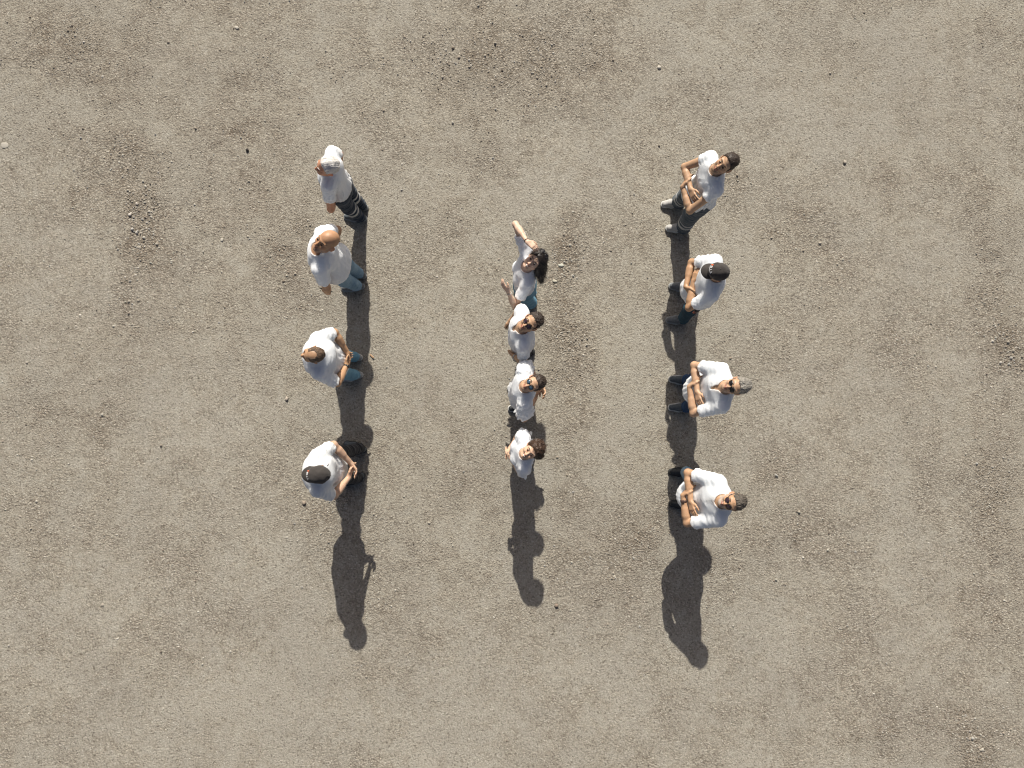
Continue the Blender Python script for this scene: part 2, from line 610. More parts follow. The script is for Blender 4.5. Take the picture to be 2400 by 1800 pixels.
class Person:
    def __init__(self, label, foot, yaw, **o):
        self.o = o
        self.h = o.get('h', 1.75)
        self.s = self.h / 1.75
        self.g = o.get('g', 1.0)
        self.fem = o.get('female', False)
        self.seed = o.get('seed', 1)
        self.root = bpy.data.objects.new('person', None)
        COL.objects.link(self.root)
        self.root.empty_display_size = 0.2
        self.root.location = (foot[0], foot[1], 0.0)
        self.root.rotation_euler = (0, 0, math.pi + R(yaw))
        tag(self.root, label, 'person', 'people in white shirts standing in three rows')
        self.base = V(*o.get('base', (0.03, 0.0)), 0.0)          # pelvis over mid-foot
        self.lean = V(*o.get('lean', (0.0, 0.0)), 0.0)           # sideways shift reached at the head
        self.tabA = smooth_tab(A_F if self.fem else A_M) * self.g
        self.tabB = smooth_tab(B_F if self.fem else B_M) * (self.g * 1.02 * o.get('depth', 1.0))
        self.tabC = smooth_tab(C_M)
        self.build()

    def part(self, name, v, f, mat, parent=None, smooth=True, cols=None):
        return mesh_obj(name, np.asarray(v) * self.s, f, mat, parent or self.root, smooth, cols)

    # --- posture
    def off(self, z):
        t = np.clip((z - 0.9) / 0.7, 0, 1.2)
        return self.base + self.lean * t

    def torso(self, P, ease=0.0, zlo=0.78, ease_low=None):
        z = P[:, 2]
        t = np.clip((z - 0.9) / 0.7, 0, 1.2)
        x = P[:, 0] - self.base[0] - self.lean[0] * t - np.interp(z, ZZ, self.tabC)
        y = P[:, 1] - self.base[1] - self.lean[1] * t
        e = ease
        if ease_low is not None:
            e = ease + (ease_low - ease) * sstep(1.25 - z, 0.0, 0.35)
        a = np.interp(z, ZZ, self.tabA) + e
        b = np.interp(z, ZZ, self.tabB) + e
        n = 2.35
        q = (np.abs(x / b) ** n + np.abs(y / a) ** n) ** (1 / n)
        d = (q - 1) * np.minimum(a, b) * 0.95
        be = self.o.get('belly', 0.0)
        if be:
            c = self.off(1.06) + V(0.035, 0, 1.06)
            d = smin(d, ellip(P, c, (0.105 + 0.05 * be + e, 0.14 + 0.03 * be + e, 0.17)), 0.08)
        if self.fem:
            for sgn in (-1, 1):
                c = self.off(1.25) + V(0.075, 0.068 * sgn, 1.25)
                d = smin(d, ellip(P, c, (0.055 + e, 0.058 + e, 0.06 + e)), 0.05)
        return d

    def build(self):
        o = self.o
        off = self.off
        shw = (0.158 if self.fem else 0.180) * (0.6 + 0.4 * self.g) * o.get('shw', 1.0)
        self.sh = {}
        for sd_, sgn in (('L', 1), ('R', -1)):
            d = o.get('sh' + sd_, (0, 0, 0))
            self.sh[sd_] = off(1.40) + V(-0.008 + d[0], sgn * shw + d[1], 1.392 + d[2])
        self.arm = {k: o['arm' + k] for k in 'LR'}
        # head
        yaw, pitch, roll = [R(a) for a in o.get('head', (0, 0, 0))]
        self.Rh = rot_xyz(yaw, pitch, roll)
        self.neck = off(1.47) + V(-0.022, 0, 1.475)
        hm = o.get('headmove', (0, 0, 0))
        self.hs = o.get('hs', 1.0)
        pv = self.neck + V(0.004, 0, 0.035)
        self.hc = pv + self.Rh @ V(0.020, 0, 0.108) * self.hs + V(*hm)
        self.feet = {k: o['foot' + k] for k in 'LR'}
        self.shirt_setup()
        self.legs_setup()
        self.make_body()
        self.make_shirt()
        self.make_trousers()
        for k in 'LR':
            self.make_shoe(k)
        self.make_face_parts()
        if o.get('hair'):
            self.make_hair(**o['hair'])
        if o.get('cap'):
            self.make_cap()
        if o.get('glasses'):
            self.make_glasses(**o['glasses'])
        for fn in o.get('extras', ()):
            fn(self)

    def H(self, P):
        """person space -> head space"""
        return ((P - self.hc.astype(np.float32)) @ self.Rh.astype(np.float32)) / np.float32(self.hs)

    def HW(self, v):
        return np.asarray(v) * self.hs @ self.Rh.T + self.hc

    # --- garments as fields
    def shirt_setup(self):
        o = self.o
        self.sl = {}
        fr = o.get('sleeve', 0.66)
        for k in 'LR':
            f_ = fr[k] if isinstance(fr, dict) else fr
            S = self.sh[k]
            E_ = V(*self.arm[k][0])
            self.sl[k] = (S, S + (E_ - S) * f_, unit(E_ - S))
        seed = self.seed
        self.f1 = wave3(seed, 0.07, 0.13, 9, (0.8, 0.8, 2.2))
        self.f2 = wave3(seed + 50, 0.035, 0.065, 9, (1.0, 1.6, 1.0))
        self.f3 = wave3(seed + 90, 0.10, 0.22, 7)
        self.f4 = wave3(seed + 120, 0.03, 0.05, 8)
        self.hem = o.get('hem', 0.86)

    def shirt_d(self, P):
        o = self.o
        loose = o.get('loose', 1.0)
        d = self.torso(P, 0.014, ease_low=0.022 * loose + 0.004)
        for k in 'LR':
            d = smin(d, rcone(P, self.neck + V(0, 0, -0.035), self.sh[k], 0.052, 0.064), 0.04)
        # extra fullness that hangs off the chest towards the hem
        dr = o.get('drape', 0.0)
        if dr:
            d = smin(d, ellip(P, self.off(0.95) + V(0.045, 0, 0.93), (0.11 + dr, 0.15 + 0.3 * dr, 0.19)), 0.06)
        z = P[:, 2]
        n1 = self.f1(P)
        n2 = self.f2(P)
        n3 = self.f3(P)
        ridge = 1.0 - np.abs(n1) * 1.1
        low = sstep(1.34 - z, 0.0, 0.22)
        amp = o.get('fold', 1.0)
        disp = amp * (0.0045 * ridge * low + 0.0022 * n2 * (0.25 + 0.75 * np.clip(n3, 0, 1)) + 0.003 * n3)
        crease = np.clip(1.0 - np.abs(n2) * 1.6, 0, 1) ** 3 * np.clip(n3 + 0.25, 0, 1)
        d = d - disp - amp * 0.0045 * crease
        sr = o.get('sleeve_r', 1.0) * (0.82 if self.fem else 1.0) * (0.5 + 0.5 * self.g)
        for k in 'LR':
            S, T, t = self.sl[k]
            fl = o.get('flare', 0.0)
            ds = rcone(P, S + V(0, 0, -0.004), T + t * 0.03, 0.070 * sr, (0.066 + fl) * sr)
            Q = P - T.astype(np.float32)
            al = Q @ t.astype(np.float32)
            ds = ds - amp * (0.0040 * n2 + 0.0035 * self.f4(P) * sstep(al, -0.12, 0.0) + fl * 0.35 * n2)
            # sleeves droop slightly at the opening
            ds = ds - 0.0018 * np.exp(-((al + 0.012) / 0.010) ** 2) + 0.0016 * np.exp(-((al + 0.028) / 0.005) ** 2)
            ds = smax(ds, al - 0.004 * n1, 0.005)
            d = smin(d, ds, 0.035)
        # hem
        hem = self.hem + 0.010 * np.sin(P[:, 1] * 11 + self.seed) + 0.008 * n3
        d = smax(d, hem - z, 0.006)
        # neck opening
        nb = self.neck
        nc = rcone(P, nb + V(0.008, 0, 0.000), nb + V(0.03, 0, 0.14), 0.067 if not self.fem else 0.066, 0.10)
        if o.get('vneck'):
            vv = o['vneck']
            nc = smin(nc, rcone(P, nb + V(0.055, 0, -0.005), nb + V(0.135, 0, -0.045 - vv), 0.042, 0.014), 0.012)
        rim = np.exp(-((nc - 0.006) / 0.007) ** 2) * 0.0025
        d = d - rim
        d = smax(d, -nc, 0.004)
        return d

    def make_shirt(self):
        pts = [self.sl[k][i] for k in 'LR' for i in (0, 1)] + [self.off(1.2) + V(0.25, 0.22, 1.5), self.off(1.2) + V(-0.2, -0.22, self.hem)]
        pts.append(self.off(0.9) + V(0.25, 0.25, 0.95))
        pts.append(self.off(0.9) + V(-0.2, -0.25, 0.95))
        lo = np.min(pts, axis=0) - 0.09
        hi = np.max(pts, axis=0) + 0.09
        lo[2] = self.hem - 0.05
        v, f = grid_eval(self.shirt_d, lo, hi, 0.0065)
        self.shirt = self.part('shirt', v, f, M[self.o.get('shirt', 'white_cotton')])

    def legs_setup(self):
        o = self.o
        self.leg = {}
        for k, sgn in (('L', 1), ('R', -1)):
            fx, fy, fa = self.feet[k]
            hip = self.base + V(-0.004, sgn * 0.088, 0.90)
            ank = V(fx, fy, 0.085)
            knee = hip * 0.5 + ank * 0.5
            knee[2] = 0.485
            a = R(fa)
            knee = knee + V(math.cos(a), math.sin(a), 0) * 0.025
            self.leg[k] = (hip, knee, ank)
        self.g1 = wave3(self.seed + 200, 0.05, 0.10, 8, (1.5, 1.5, 0.7))
        self.g2 = wave3(self.seed + 240, 0.03, 0.05, 8, (1.4, 1.4, 0.6))

    def trousers_d(self, P):
        o = self.o
        z = P[:, 2]
        d = self.torso(P, 0.012)
        d = smax(d, 0.80 - z, 0.05)
        d = smax(d, z - 1.02, 0.01)
        w = o.get('legw', 1.0) * (0.4 + 0.6 * self.g)
        for k in 'LR':
            hip, kn, an = self.leg[k]
            t = rcone(P, hip - V(0, 0, 0.03), kn, 0.096 * w, 0.074 * w)
            an2 = an + V(0.0, 0, o.get('cuff', -0.03))
            t = smin(t, rcone(P, kn, an2, 0.074 * w, o.get('ankle', 0.064) * w), 0.04)
            low = sstep(z, 0.30, 0.10)
            t = t - (0.0035 * self.g1(P) + (0.0015 + 0.0022 * low) * self.g2(P))
            d = smin(d, t, 0.022)
        cuff = 0.085 + o.get('cuff', -0.03)
        d = smax(d, cuff - z + 0.004 * self.g1(P), 0.006)
        return d

    def make_trousers(self):
        pts = [p for k in 'LR' for p in self.leg[k]] + [self.base + V(0.2, 0.2, 1.0), self.base + V(-0.17, -0.2, 1.0)]
        lo = np.min(pts, axis=0) - 0.12
        hi = np.max(pts, axis=0) + 0.12
        lo[2] = 0.03
        hi[2] = 1.05
        v, f = grid_eval(self.trousers_d, lo, hi, 0.008)
        self.trousers = self.part('trousers', v, f, M[self.o.get('trousers', 'mid_denim')])
        for (z0, z1) in self.o.get('stripes', ()):
            for k, sgn in (('L', 1), ('R', -1)):
                hip, kn, an = self.leg[k]
                ax = unit(kn - an)
                def fn(P, kn=kn, an=an, ax=ax, z0=z0, z1=z1):
                    d = self.trousers_d(P) - 0.004
                    al = (P - an.astype(np.float32)) @ ax.astype(np.float32) + 0.085
                    d = smax(d, np.abs(al - (z0 + z1) / 2) - (z1 - z0) / 2, 0.003)
                    # keep this leg only
                    return np.maximum(d, rcone(P, an, kn + (kn - an) * 0.4, 0.105, 0.105))
                c = an + (kn - an) * (((z0 + z1) / 2 - 0.085) / (kn[2] - an[2]))
                v, f = grid_eval(fn, c - 0.13, c + 0.13, 0.0065)
                if len(v):
                    self.part('reflective_stripe', v, f, M['reflective'], self.trousers)

    # --- shoes
    def make_shoe(self, k):
        fx, fy, fa = self.feet[k]
        a = R(fa)
        o = self.o
        sgn = 1 if k == 'L' else -1
        Rz = np.array([[math.cos(a), -math.sin(a), 0], [math.sin(a), math.cos(a), 0], [0, 0, 1.0]])
        L = o.get('shoe_len', 1.0)
        def outline(P, grow):
            q = P.copy()
            q[:, 2] = 0
            d = rcone(q, V(-0.045, 0, 0), V(0.06, -0.004 * sgn, 0), 0.036 + grow, 0.042 + grow)
            d = smin(d, rcone(q, V(0.09 * L, -0.006 * sgn, 0), V(0.165 * L, -0.012 * sgn, 0), 0.047 + grow, 0.039 + grow), 0.05)
            return d
        def upper(P):
            d = rcone(P, V(-0.042, 0, 0.04), V(0.05, 0, 0.05), 0.040, 0.046)
            d = smin(d, rcone(P, V(0.05, -0.003 * sgn, 0.048), V(0.165 * L, -0.012 * sgn, 0.030), 0.046, 0.036), 0.04)
            d = smin(d, rcone(P, V(-0.010, 0, 0.05), V(-0.002, 0, 0.115), 0.044, 0.047), 0.04)
            d = smin(d, rcone(P, V(0.02, 0, 0.085), V(0.11, -0.006 * sgn, 0.060), 0.026, 0.022), 0.03)
            d = smax(d, outline(P, -0.001), 0.012)
            d = smax(d, 0.018 - P[:, 2], 0.004)
            # open collar
            d = smax(d, -rcone(P, V(-0.006, 0, 0.105), V(-0.003, 0, 0.16), 0.036, 0.040), 0.004)
            # toe-cap seam
            s = np.abs(P[:, 0] - 0.135 * L + 4 * P[:, 1] ** 2)
            return d + 0.0015 * np.exp(-(s / 0.006) ** 2)
        def sole(P):
            d = smax(outline(P, 0.005), np.abs(P[:, 2] - 0.014) - 0.013, 0.006)
            return d
        c = V(fx, fy, 0)
        v, f = grid_eval(upper, (-0.11, -0.08, 0.0), (0.24 * L, 0.08, 0.15), 0.0058)
        sh = self.part('shoe', v @ Rz.T + c, f, M[o.get('shoe', 'shoe_black')])
        v, f = grid_eval(sole, (-0.11, -0.08, -0.012), (0.24 * L, 0.08, 0.045), 0.0065)
        self.part('sole', v @ Rz.T + c, f, M[o.get('sole', 'sole_grey')], sh)
        if o.get('laces'):
            for i in range(4):
                x = 0.045 + 0.022 * i
                zc = 0.111 - 0.0085 * i - i * i * 0.0012
                p = [V(x - 0.004, -0.024, zc - 0.012), V(x, -0.010, zc), V(x + 0.003, 0.010, zc), V(x - 0.002, 0.024, zc - 0.012)]
                v, f = tube(p, 0.0035, 6)
                self.part('lace', v @ Rz.T + c, f, M[o['laces']], sh)

    # --- skin
    def make_body(self):
        o = self.o
        pts = [self.hc + 0.15, self.hc - 0.15, V(-0.15, -0.15, 0.0)]
        for k in 'LR':
            E_, W, fd, pn, cu = self.arm[k][:5]
            pts += [self.sh[k], V(*E_), V(*W), V(*W) + unit(fd) * 0.2, self.leg[k][2] + V(0.1, 0, 0), self.leg[k][2] - V(0.08, 0, 0)]
        pts += [self.base + V(0.16, 0.19, 1), self.base - V(0.16, 0.19, -1)]
        lo = np.min(pts, axis=0) - 0.08
        hi = np.max(pts, axis=0) + 0.08
        lo[2] = 0.0
        F = Field(lo, hi, 0.0050)
        g = self.g
        # torso and legs
        tl = np.minimum(self.off(0.9), self.off(1.6)) + V(-0.22, -0.25, 0.74)
        th = np.maximum(self.off(0.9), self.off(1.6)) + V(0.26, 0.25, 1.53)
        F.add(lambda P: smax(smax(self.torso(P), 0.80 - P[:, 2], 0.05), P[:, 2] - 1.505, 0.02), tl, th, 0.01)
        for k in 'LR':
            hip, kn, an = self.leg[k]
            F.cone(hip - V(0, 0, 0.03), kn, 0.080, 0.055, 0.03)
            F.cone(kn, an, 0.055, 0.036, 0.03)
            F.cone(an, V(an[0] + 0.06, an[1], 0.045), 0.036, 0.026, 0.02)
        # neck, shoulders
        nr = (0.047 if self.fem else 0.057) * (0.5 + 0.5 * g)
        hb = self.hc + self.Rh @ V(-0.022, 0, -0.055) * self.hs
        F.cone(self.neck + V(0, 0, -0.03), hb, nr * 1.06, nr * 0.94, 0.035)
        F.cone(self.neck + V(0.02, 0, -0.02), self.hc + self.Rh @ V(0.02, 0, -0.075) * self.hs, nr * 0.8, nr * 0.7, 0.03)
        ar = (0.82 if self.fem else 1.0) * (0.55 + 0.45 * g)
        for k in 'LR':
            S = self.sh[k]
            F.cone(self.neck + V(0, 0, -0.035), S + V(0, 0, -0.004), 0.034, 0.042 * ar, 0.03)
        # arms and hands
        for k, sgn in (('L', 1), ('R', -1)):
            S = self.sh[k]
            E_, W, fd, pn, cu = self.arm[k][:5]
            E_, W = V(*E_), V(*W)
            F.cone(S, E_, 0.052 * ar, 0.040 * ar, 0.02)
            F.cone(E_, W, 0.041 * ar, 0.0265 * ar, 0.015)
            m = E_ + (W - E_) * 0.28
            F.cone(m, E_ + (W - E_) * 0.5, 0.043 * ar, 0.036 * ar, 0.02)
            self.hand(F, W, fd, pn, cu, sgn, 0.92 if self.fem else 1.0, self.arm[k][5] if len(self.arm[k]) > 5 else 0.0)
        self.head_fields(F)
        v, f = F.mesh()
        vf = v.astype(np.float32)
        hid = (self.shirt_d(vf) < -0.010) | (self.trousers_d(vf) < -0.010) | (v[:, 2] < 0.09)
        v, f = cluster(v, f, hid, 0.030)
        cols = self.skin_cols(v.astype(np.float32))
        self.body = self.part('body', v, f, M['skin'], cols=cols)

    def hand(self, F, W, fd, pn, cu, sgn, sc, spread):
        fd = unit(fd)
        pn = np.asarray(pn, dtype=float)
        pn = unit(pn - fd * (pn @ fd))
        th = -sgn * np.cross(fd, pn)              # towards the thumb
        self.handframe = getattr(self, 'handframe', {})
        self.handframe['L' if sgn > 0 else 'R'] = (W, fd, pn, th)
        lat = [0.030, 0.010, -0.010, -0.029]
        ln = [0.070, 0.078, 0.072, 0.056]
        for i in range(4):
            b = W + fd * (0.088 - 0.004 * abs(i - 1)) * sc + th * lat[i] * sc
            F.cone(W + th * lat[i] * 0.55 * sc + fd * 0.005, b, 0.0150 * sc, 0.0125 * sc, 0.014)
            p = b
            ang = 0.0
            sp = spread * lat[i] / 0.03
            for j, (fr_, ca) in enumerate(((0.44, 0.55), (0.31, 0.75), (0.25, 0.5))):
                ang += cu * ca * (1.0 + 0.12 * (i - 1))
                d = unit(fd * math.cos(ang) + pn * math.sin(ang) + th * sp * 0.35)
                q = p + d * ln[i] * fr_ * sc * 1.15
                F.cone(p, q, (0.0098 - 0.0011 * j) * sc, (0.0090 - 0.0012 * j) * sc, 0.004)
                p = q
        b0 = W + fd * 0.018 * sc + th * 0.018 * sc
        b1 = b0 + unit(fd * 0.75 + th * 0.75 + pn * 0.25) * 0.044 * sc
        b2 = b1 + unit(fd * 0.95 + th * 0.35 + pn * 0.35 * (0.4 + cu)) * 0.034 * sc
        b3 = b2 + unit(fd * 0.95 + th * 0.05 + pn * 0.5 * (0.4 + cu)) * 0.028 * sc
        F.cone(b0, b1, 0.0165 * sc, 0.0135 * sc, 0.014)
        F.cone(b1, b2, 0.0120 * sc, 0.0105 * sc, 0.005)
        F.cone(b2, b3, 0.0105 * sc, 0.0085 * sc, 0.004)

    def head_fields(self, F):
        Rh, hc, hs = self.Rh, self.hc, self.hs
        w = self.o.get('face_w', 1.0)
        fem = self.fem
        def C(a, b, ra, rb, k=0.01, op='u'):
            F.cone(hc + Rh @ V(*a) * hs, hc + Rh @ V(*b) * hs, ra * hs, rb * hs, k, op)
        def El(c, r, k=0.01, op='u', rot=None):
            RR = Rh if rot is None else Rh @ rot
            F.ell(hc + Rh @ V(*c) * hs, tuple(x * hs for x in r), RR, k, op)
        El((-0.012, 0, 0.036), (0.098, 0.077 * w, 0.090), 0.02)
        El((0.022, 0, -0.030), (0.066, 0.060 * w, 0.084), 0.03)
        for s in (-1, 1):
            C((0.0, 0.050 * s * w, -0.050), (0.060, 0.020 * s, -0.094), 0.024, 0.020, 0.025)
            El((0.052, 0.038 * s * w, -0.024), (0.030, 0.027, 0.028), 0.025)
        jw = 0.019 if fem else 0.023
        El((0.066, 0, -0.096), (0.024, 0.028 if not fem else 0.022, jw), 0.02)
        # brow, sockets, nose
        for s in (-1, 1):
            C((0.083, 0.008 * s, 0.030), (0.068, 0.050 * s, 0.030), 0.010, 0.010, 0.015)
            El((0.099, 0.032 * s, 0.006), (0.020, 0.019, 0.012), 0.010, 's')
        C((0.086, 0, 0.016), (0.107, 0, -0.028), 0.0085, 0.0120, 0.010)
        for s in (-1, 1):
            El((0.096, 0.013 * s, -0.034), (0.011, 0.009, 0.009), 0.006)
        # lids
        for s in (-1, 1):
            El((0.077, 0.032 * s, 0.006), (0.0135, 0.0155, 0.0125), 0.004)
        # mouth
        sm = self.o.get('smile', 0.0)
        for s in (-1, 1):
            C((0.0905, 0, -0.059), (0.078, 0.024 * s, -0.060 + 0.010 * sm), 0.0062, 0.0045, 0.006)
            C((0.0895, 0, -0.071 - 0.006 * sm), (0.078, 0.023 * s, -0.064 + 0.008 * sm), 0.0066, 0.0045, 0.006)
            if sm:
                El((0.066, 0.036 * s, -0.030), (0.024, 0.018, 0.016), 0.015)
        # ears
        for s in (-1, 1):
            rot = rot_xyz(-0.45 * s, 0, 0)
            El((-0.016, 0.079 * s * w, -0.004), (0.027, 0.0095, 0.033), 0.008, 'u', rot)
            El((-0.006, 0.090 * s * w, 0.000), (0.012, 0.010, 0.017), 0.005, 's', rot)

    def skin_cols(self, v):
        tone = np.array(self.o.get('skin', (0.52, 0.30, 0.20)), dtype=np.float32)
        c = np.tile(tone, (len(v), 1))
        q = self.H(v)
        x, y, z = q[:, 0], q[:, 1], q[:, 2]
        inh = (np.abs(x) < 0.13) & (np.abs(y) < 0.11) & (z > -0.125) & (z < 0.14)
        n = wave3(self.seed + 400, 0.03, 0.08, 8)(v)
        c *= (1 + 0.045 * n)[:, None]
        red = np.zeros(len(v), dtype=np.float32)
        red += np.exp(-((x - 0.105) ** 2 + y ** 2 + (z + 0.028) ** 2) / 0.018 ** 2) * 0.6          # nose
        red += np.exp(-((np.abs(y) - 0.042) ** 2 + (z + 0.028) ** 2 + (x - 0.06) ** 2) / 0.028 ** 2) * 0.45
        red += (np.abs(y) > 0.076) * (np.abs(z) < 0.035) * 0.6                                        # ears
        red = np.clip(red, 0, 1) * inh
        c = c * (1 - red[:, None]) + c * np.array([1.05, 0.78, 0.72]) * red[:, None]
        # lips
        sm = self.o.get('smile', 0.0)
        lz = -0.064 + 0.010 * sm * (np.abs(y) / 0.024) ** 2
        lip = np.exp(-((z - lz) / 0.0085) ** 4) * (np.abs(y) < 0.027) * (x > 0.074) * inh
        lc = np.array(self.o.get('lip', (0.36, 0.13, 0.10)))
        c = c * (1 - lip[:, None]) + lc * lip[:, None]
        # eye rims: dark lashes, plus lid-crease shade painted into the skin colour
        er = np.exp(-(((np.abs(y) - 0.032) / 0.017) ** 4 + ((z - 0.008) / 0.0065) ** 4)) * (x > 0.07) * inh
        c = c * (1 - 0.75 * er[:, None]) + np.array([0.06, 0.03, 0.022]) * 0.75 * er[:, None]
        # beard or stubble
        bd = self.o.get('beard')
        if bd:
            col, amt = bd
            m = sstep(-z, 0.030, 0.055) * sstep(x, -0.02, 0.02) * (1 - lip) * inh
            m = np.maximum(m, np.exp(-(((z + 0.050) / 0.006) ** 2 + (y / 0.030) ** 4)) * (x > 0.07) * inh)
            m = np.maximum(m, (np.abs(y) > 0.05) * (x < 0.035) * (x > -0.005) * (z < 0.02) * (z > -0.07) * inh * 0.8)
            m = np.clip(m * amt * (0.85 + 0.25 * n), 0, 1)
            c = c * (1 - m[:, None]) + np.array(col) * m[:, None]
        sc_ = self.o.get('scalp')
        if sc_:
            col, amt, pl = sc_
            m = sstep(-0.62 * x + 0.785 * z, pl, pl + 0.014) * inh * amt
            c = c * (1 - m[:, None]) + np.array(col) * m[:, None]
        return np.clip(c, 0.005, 0.95).astype(np.float32)

    def make_face_parts(self):
        o = self.o
        bc = o.get('brow', 'hair_dark')
        for s in (-1, 1):
            p = [V(0.0935, 0.013 * s, 0.029), V(0.094, 0.024 * s, 0.034), V(0.088, 0.036 * s, 0.036), V(0.0775, 0.048 * s, 0.031)]
            v, f = tube(p, [0.0028, 0.0042, 0.0038, 0.0018], 6)
            self.part('eyebrow', self.HW(v), f, M[bc], self.body)
        if not o.get('shut_eyes') and not (o.get('glasses') and not o['glasses'].get('up')) and not o.get('cap'):
            for s in (-1, 1):
                v, f = uvball((0.0792, 0.032 * s, 0.0055), 0.0125)
                ob = self.part('eye', self.HW(v), f, [M['eye_white'], M['eye_iris']], self.body)
                for i, p in enumerate(ob.data.polygons):
                    p.material_index = 1 if i < 36 else 0
        if o.get('teeth'):
            p = [V(0.0865, -0.017, -0.0620), V(0.0940, -0.008, -0.0652), V(0.0952, 0, -0.0660), V(0.0940, 0.008, -0.0652), V(0.0865, 0.017, -0.0620)]
            v, f = tube(p, [0.003, 0.0046, 0.005, 0.0046, 0.003], 8)
            self.part('teeth', self.HW(v), f, M['tooth'], self.body)

    # --- hair
    def make_hair(self, mat='hair_dark', t=0.010, plane=0.002, top=0.0, style='short', strands=1800, spike=0.35, rough=0.004, slen=0.022):
        sd_ = self.seed + 700
        st = wave3(sd_, 0.012, 0.022, 9, (3.0, 0.8, 2.0))
        st2 = wave3(sd_ + 5, 0.03, 0.06, 7)
        locks = self.o.get('locks', ())
        lw = [(self.Rh.T @ V(*a), self.Rh.T @ V(*b), ra, rb) for (a, b, ra, rb) in locks]
        def fn(q):
            x, y, z = q[:, 0], q[:, 1], q[:, 2]
            d = ellip(q, (-0.013, 0, 0.036), (0.099, 0.078, 0.091)) - t - top * sstep(z, 0.06, 0.12)
            d = smin(d, rcone(q, V(-0.042, 0, -0.02), V(-0.045, 0, -0.07), 0.058 + t * 0.4, 0.045), 0.03)
            d = d - rough * st(q) - rough * 1.2 * st2(q)
            # hairline, lower and further forward at the temples
            side = sstep(np.abs(y), 0.045, 0.07)
            pl = -0.62 * x + 0.785 * z + 0.010 * side
            line = plane - pl + 0.0025 * st(q)
            if style in ('short', 'thin'):
                line = np.minimum(line, np.where((np.abs(y) > 0.06) & (x > -0.005) & (x < 0.030), -0.052 - z * 1.0, 9.0))   # sideburn
            d = smax(d, line, 0.006)
            # clear of the ears
            if style in ('short', 'thin'):
                for s in (-1, 1):
                    d = smax(d, -ellip(q, (-0.008, 0.088 * s, -0.010), (0.030, 0.024, 0.036)), 0.006)
            if style == 'thin':
                d = smax(d, -ellip(q, (0.035, 0, 0.115), (0.050, 0.038, 0.040)), 0.01)
            if style == 'swept':
                d = smin(d, rcone(q, V(0.062, -0.03, 0.098), V(-0.03, -0.02, 0.128), 0.016, 0.020) - 2 * rough * st(q), 0.02)
                d = smin(d, rcone(q, V(0.062, 0.03, 0.098), V(-0.03, 0.02, 0.128), 0.016, 0.020) - 2 * rough * st(q), 0.02)
                for s in (-1, 1):
                    d = smax(d, -ellip(q, (-0.008, 0.088 * s, -0.010), (0.030, 0.024, 0.036)), 0.006)
            for (a, b, ra, rb) in lw:
                d = smin(d, rcone(q, a, b, ra, rb) - rough * 1.5 * st(q), 0.02)
            # never over the face
            if style in ('bob', 'long'):
                d = smax(d, -ellip(q, (0.085, 0, -0.025), (0.075, 0.062, 0.095)), 0.012)
            return d
        lo = np.array([-0.17, -0.13, -0.14])
        hi = np.array([0.13, 0.13, 0.18])
        for (a, b, ra, rb) in lw:
            for p in (a, b):
                lo = np.minimum(lo, np.array(p) - 0.07)
                hi = np.maximum(hi, np.array(p) + 0.07)
        v, f = grid_eval(fn, lo, hi, 0.0055)
        # strands that break the outline
        rg = np.random.default_rng(sd_ + 9)
        tri = v[f]
        nrm = np.cross(tri[:, 2] - tri[:, 0], tri[:, 3] - tri[:, 1])
        nrm /= np.linalg.norm(nrm, axis=1)[:, None] + 1e-9
        cen = tri.mean(axis=1)
        out = ((cen - np.array([-0.012, 0, 0.03])) * nrm).sum(axis=1) > 0
        pick = rg.choice(np.nonzero(out)[0], strands)
        n = nrm[pick]
        p0 = cen[pick] - n * 0.003
        comb = np.array(self.o.get('comb', (-0.75, 0.1, -0.35))) + rg.normal(size=(strands, 3)) * 0.35
        comb -= n * (comb * n).sum(axis=1)[:, None]
        comb /= np.linalg.norm(comb, axis=1)[:, None] + 1e-9
        ln = slen * rg.uniform(0.5, 1.3, strands)[:, None]
        p1 = p0 + comb * ln * 0.55 + n * (0.002 + spike * 0.5 * ln * rg.uniform(0.2, 1.0, (strands, 1)))
        p2 = p1 + comb * ln * 0.5 + n * spike * ln * 0.2
        w = np.cross(comb, n) * rg.uniform(0.0010, 0.0022, (strands, 1))
        sv = np.stack([p0 - w, p0 + w, p1 - w * 0.8, p1 + w * 0.8, p2 - w * 0.15, p2 + w * 0.15], axis=1).reshape(-1, 3)
        b = (np.arange(strands) * 6 + len(v))[:, None]
        sf = np.concatenate([b + np.array([0, 1, 3, 2]), b + np.array([2, 3, 5, 4])])
        v = np.concatenate([v, sv])
        f = np.concatenate([f, sf])
        self.part('hair', self.HW(v), f, M[mat])

    # --- cap
    def make_cap(self):
        nz = wave3(self.seed + 800, 0.05, 0.09, 6)
        def crown(q):
            x, y, z = q[:, 0], q[:, 1], q[:, 2]
            d = ellip(q, (-0.012, 0, 0.040), (0.110, 0.090, 0.104))
            d = smin(d, ellip(q, (0.035, 0, 0.085), (0.052, 0.062, 0.046)), 0.04)
            an = np.arctan2(y, x + 0.012)
            for s in (0.0, 1.05, -1.05, 2.1, -2.1, math.pi):
                dd = np.abs(np.arctan2(np.sin(an - s), np.cos(an - s))) * 0.08
                d = d + 0.0022 * np.exp(-(dd / 0.0035) ** 2)
            d = d - 0.0025 * nz(q)
            d = smax(d, 0.030 + 0.10 * x - z, 0.004)
            inner = ellip(q, (-0.012, 0, 0.036), (0.103, 0.083, 0.095))
            return smax(d, -smax(inner, z - 0.07, 0.004), 0.003)
        v, f = grid_eval(crown, (-0.15, -0.12, -0.02), (0.13, 0.12, 0.18), 0.0055)
        cap = self.part('cap', self.HW(v), f, M['cap_cloth'])
        v, f = uvball((-0.014, 0, 0.1445), 0.0075, 10, 6)
        v[:, 2] = 0.1445 + (v[:, 2] - 0.1445) * 0.6
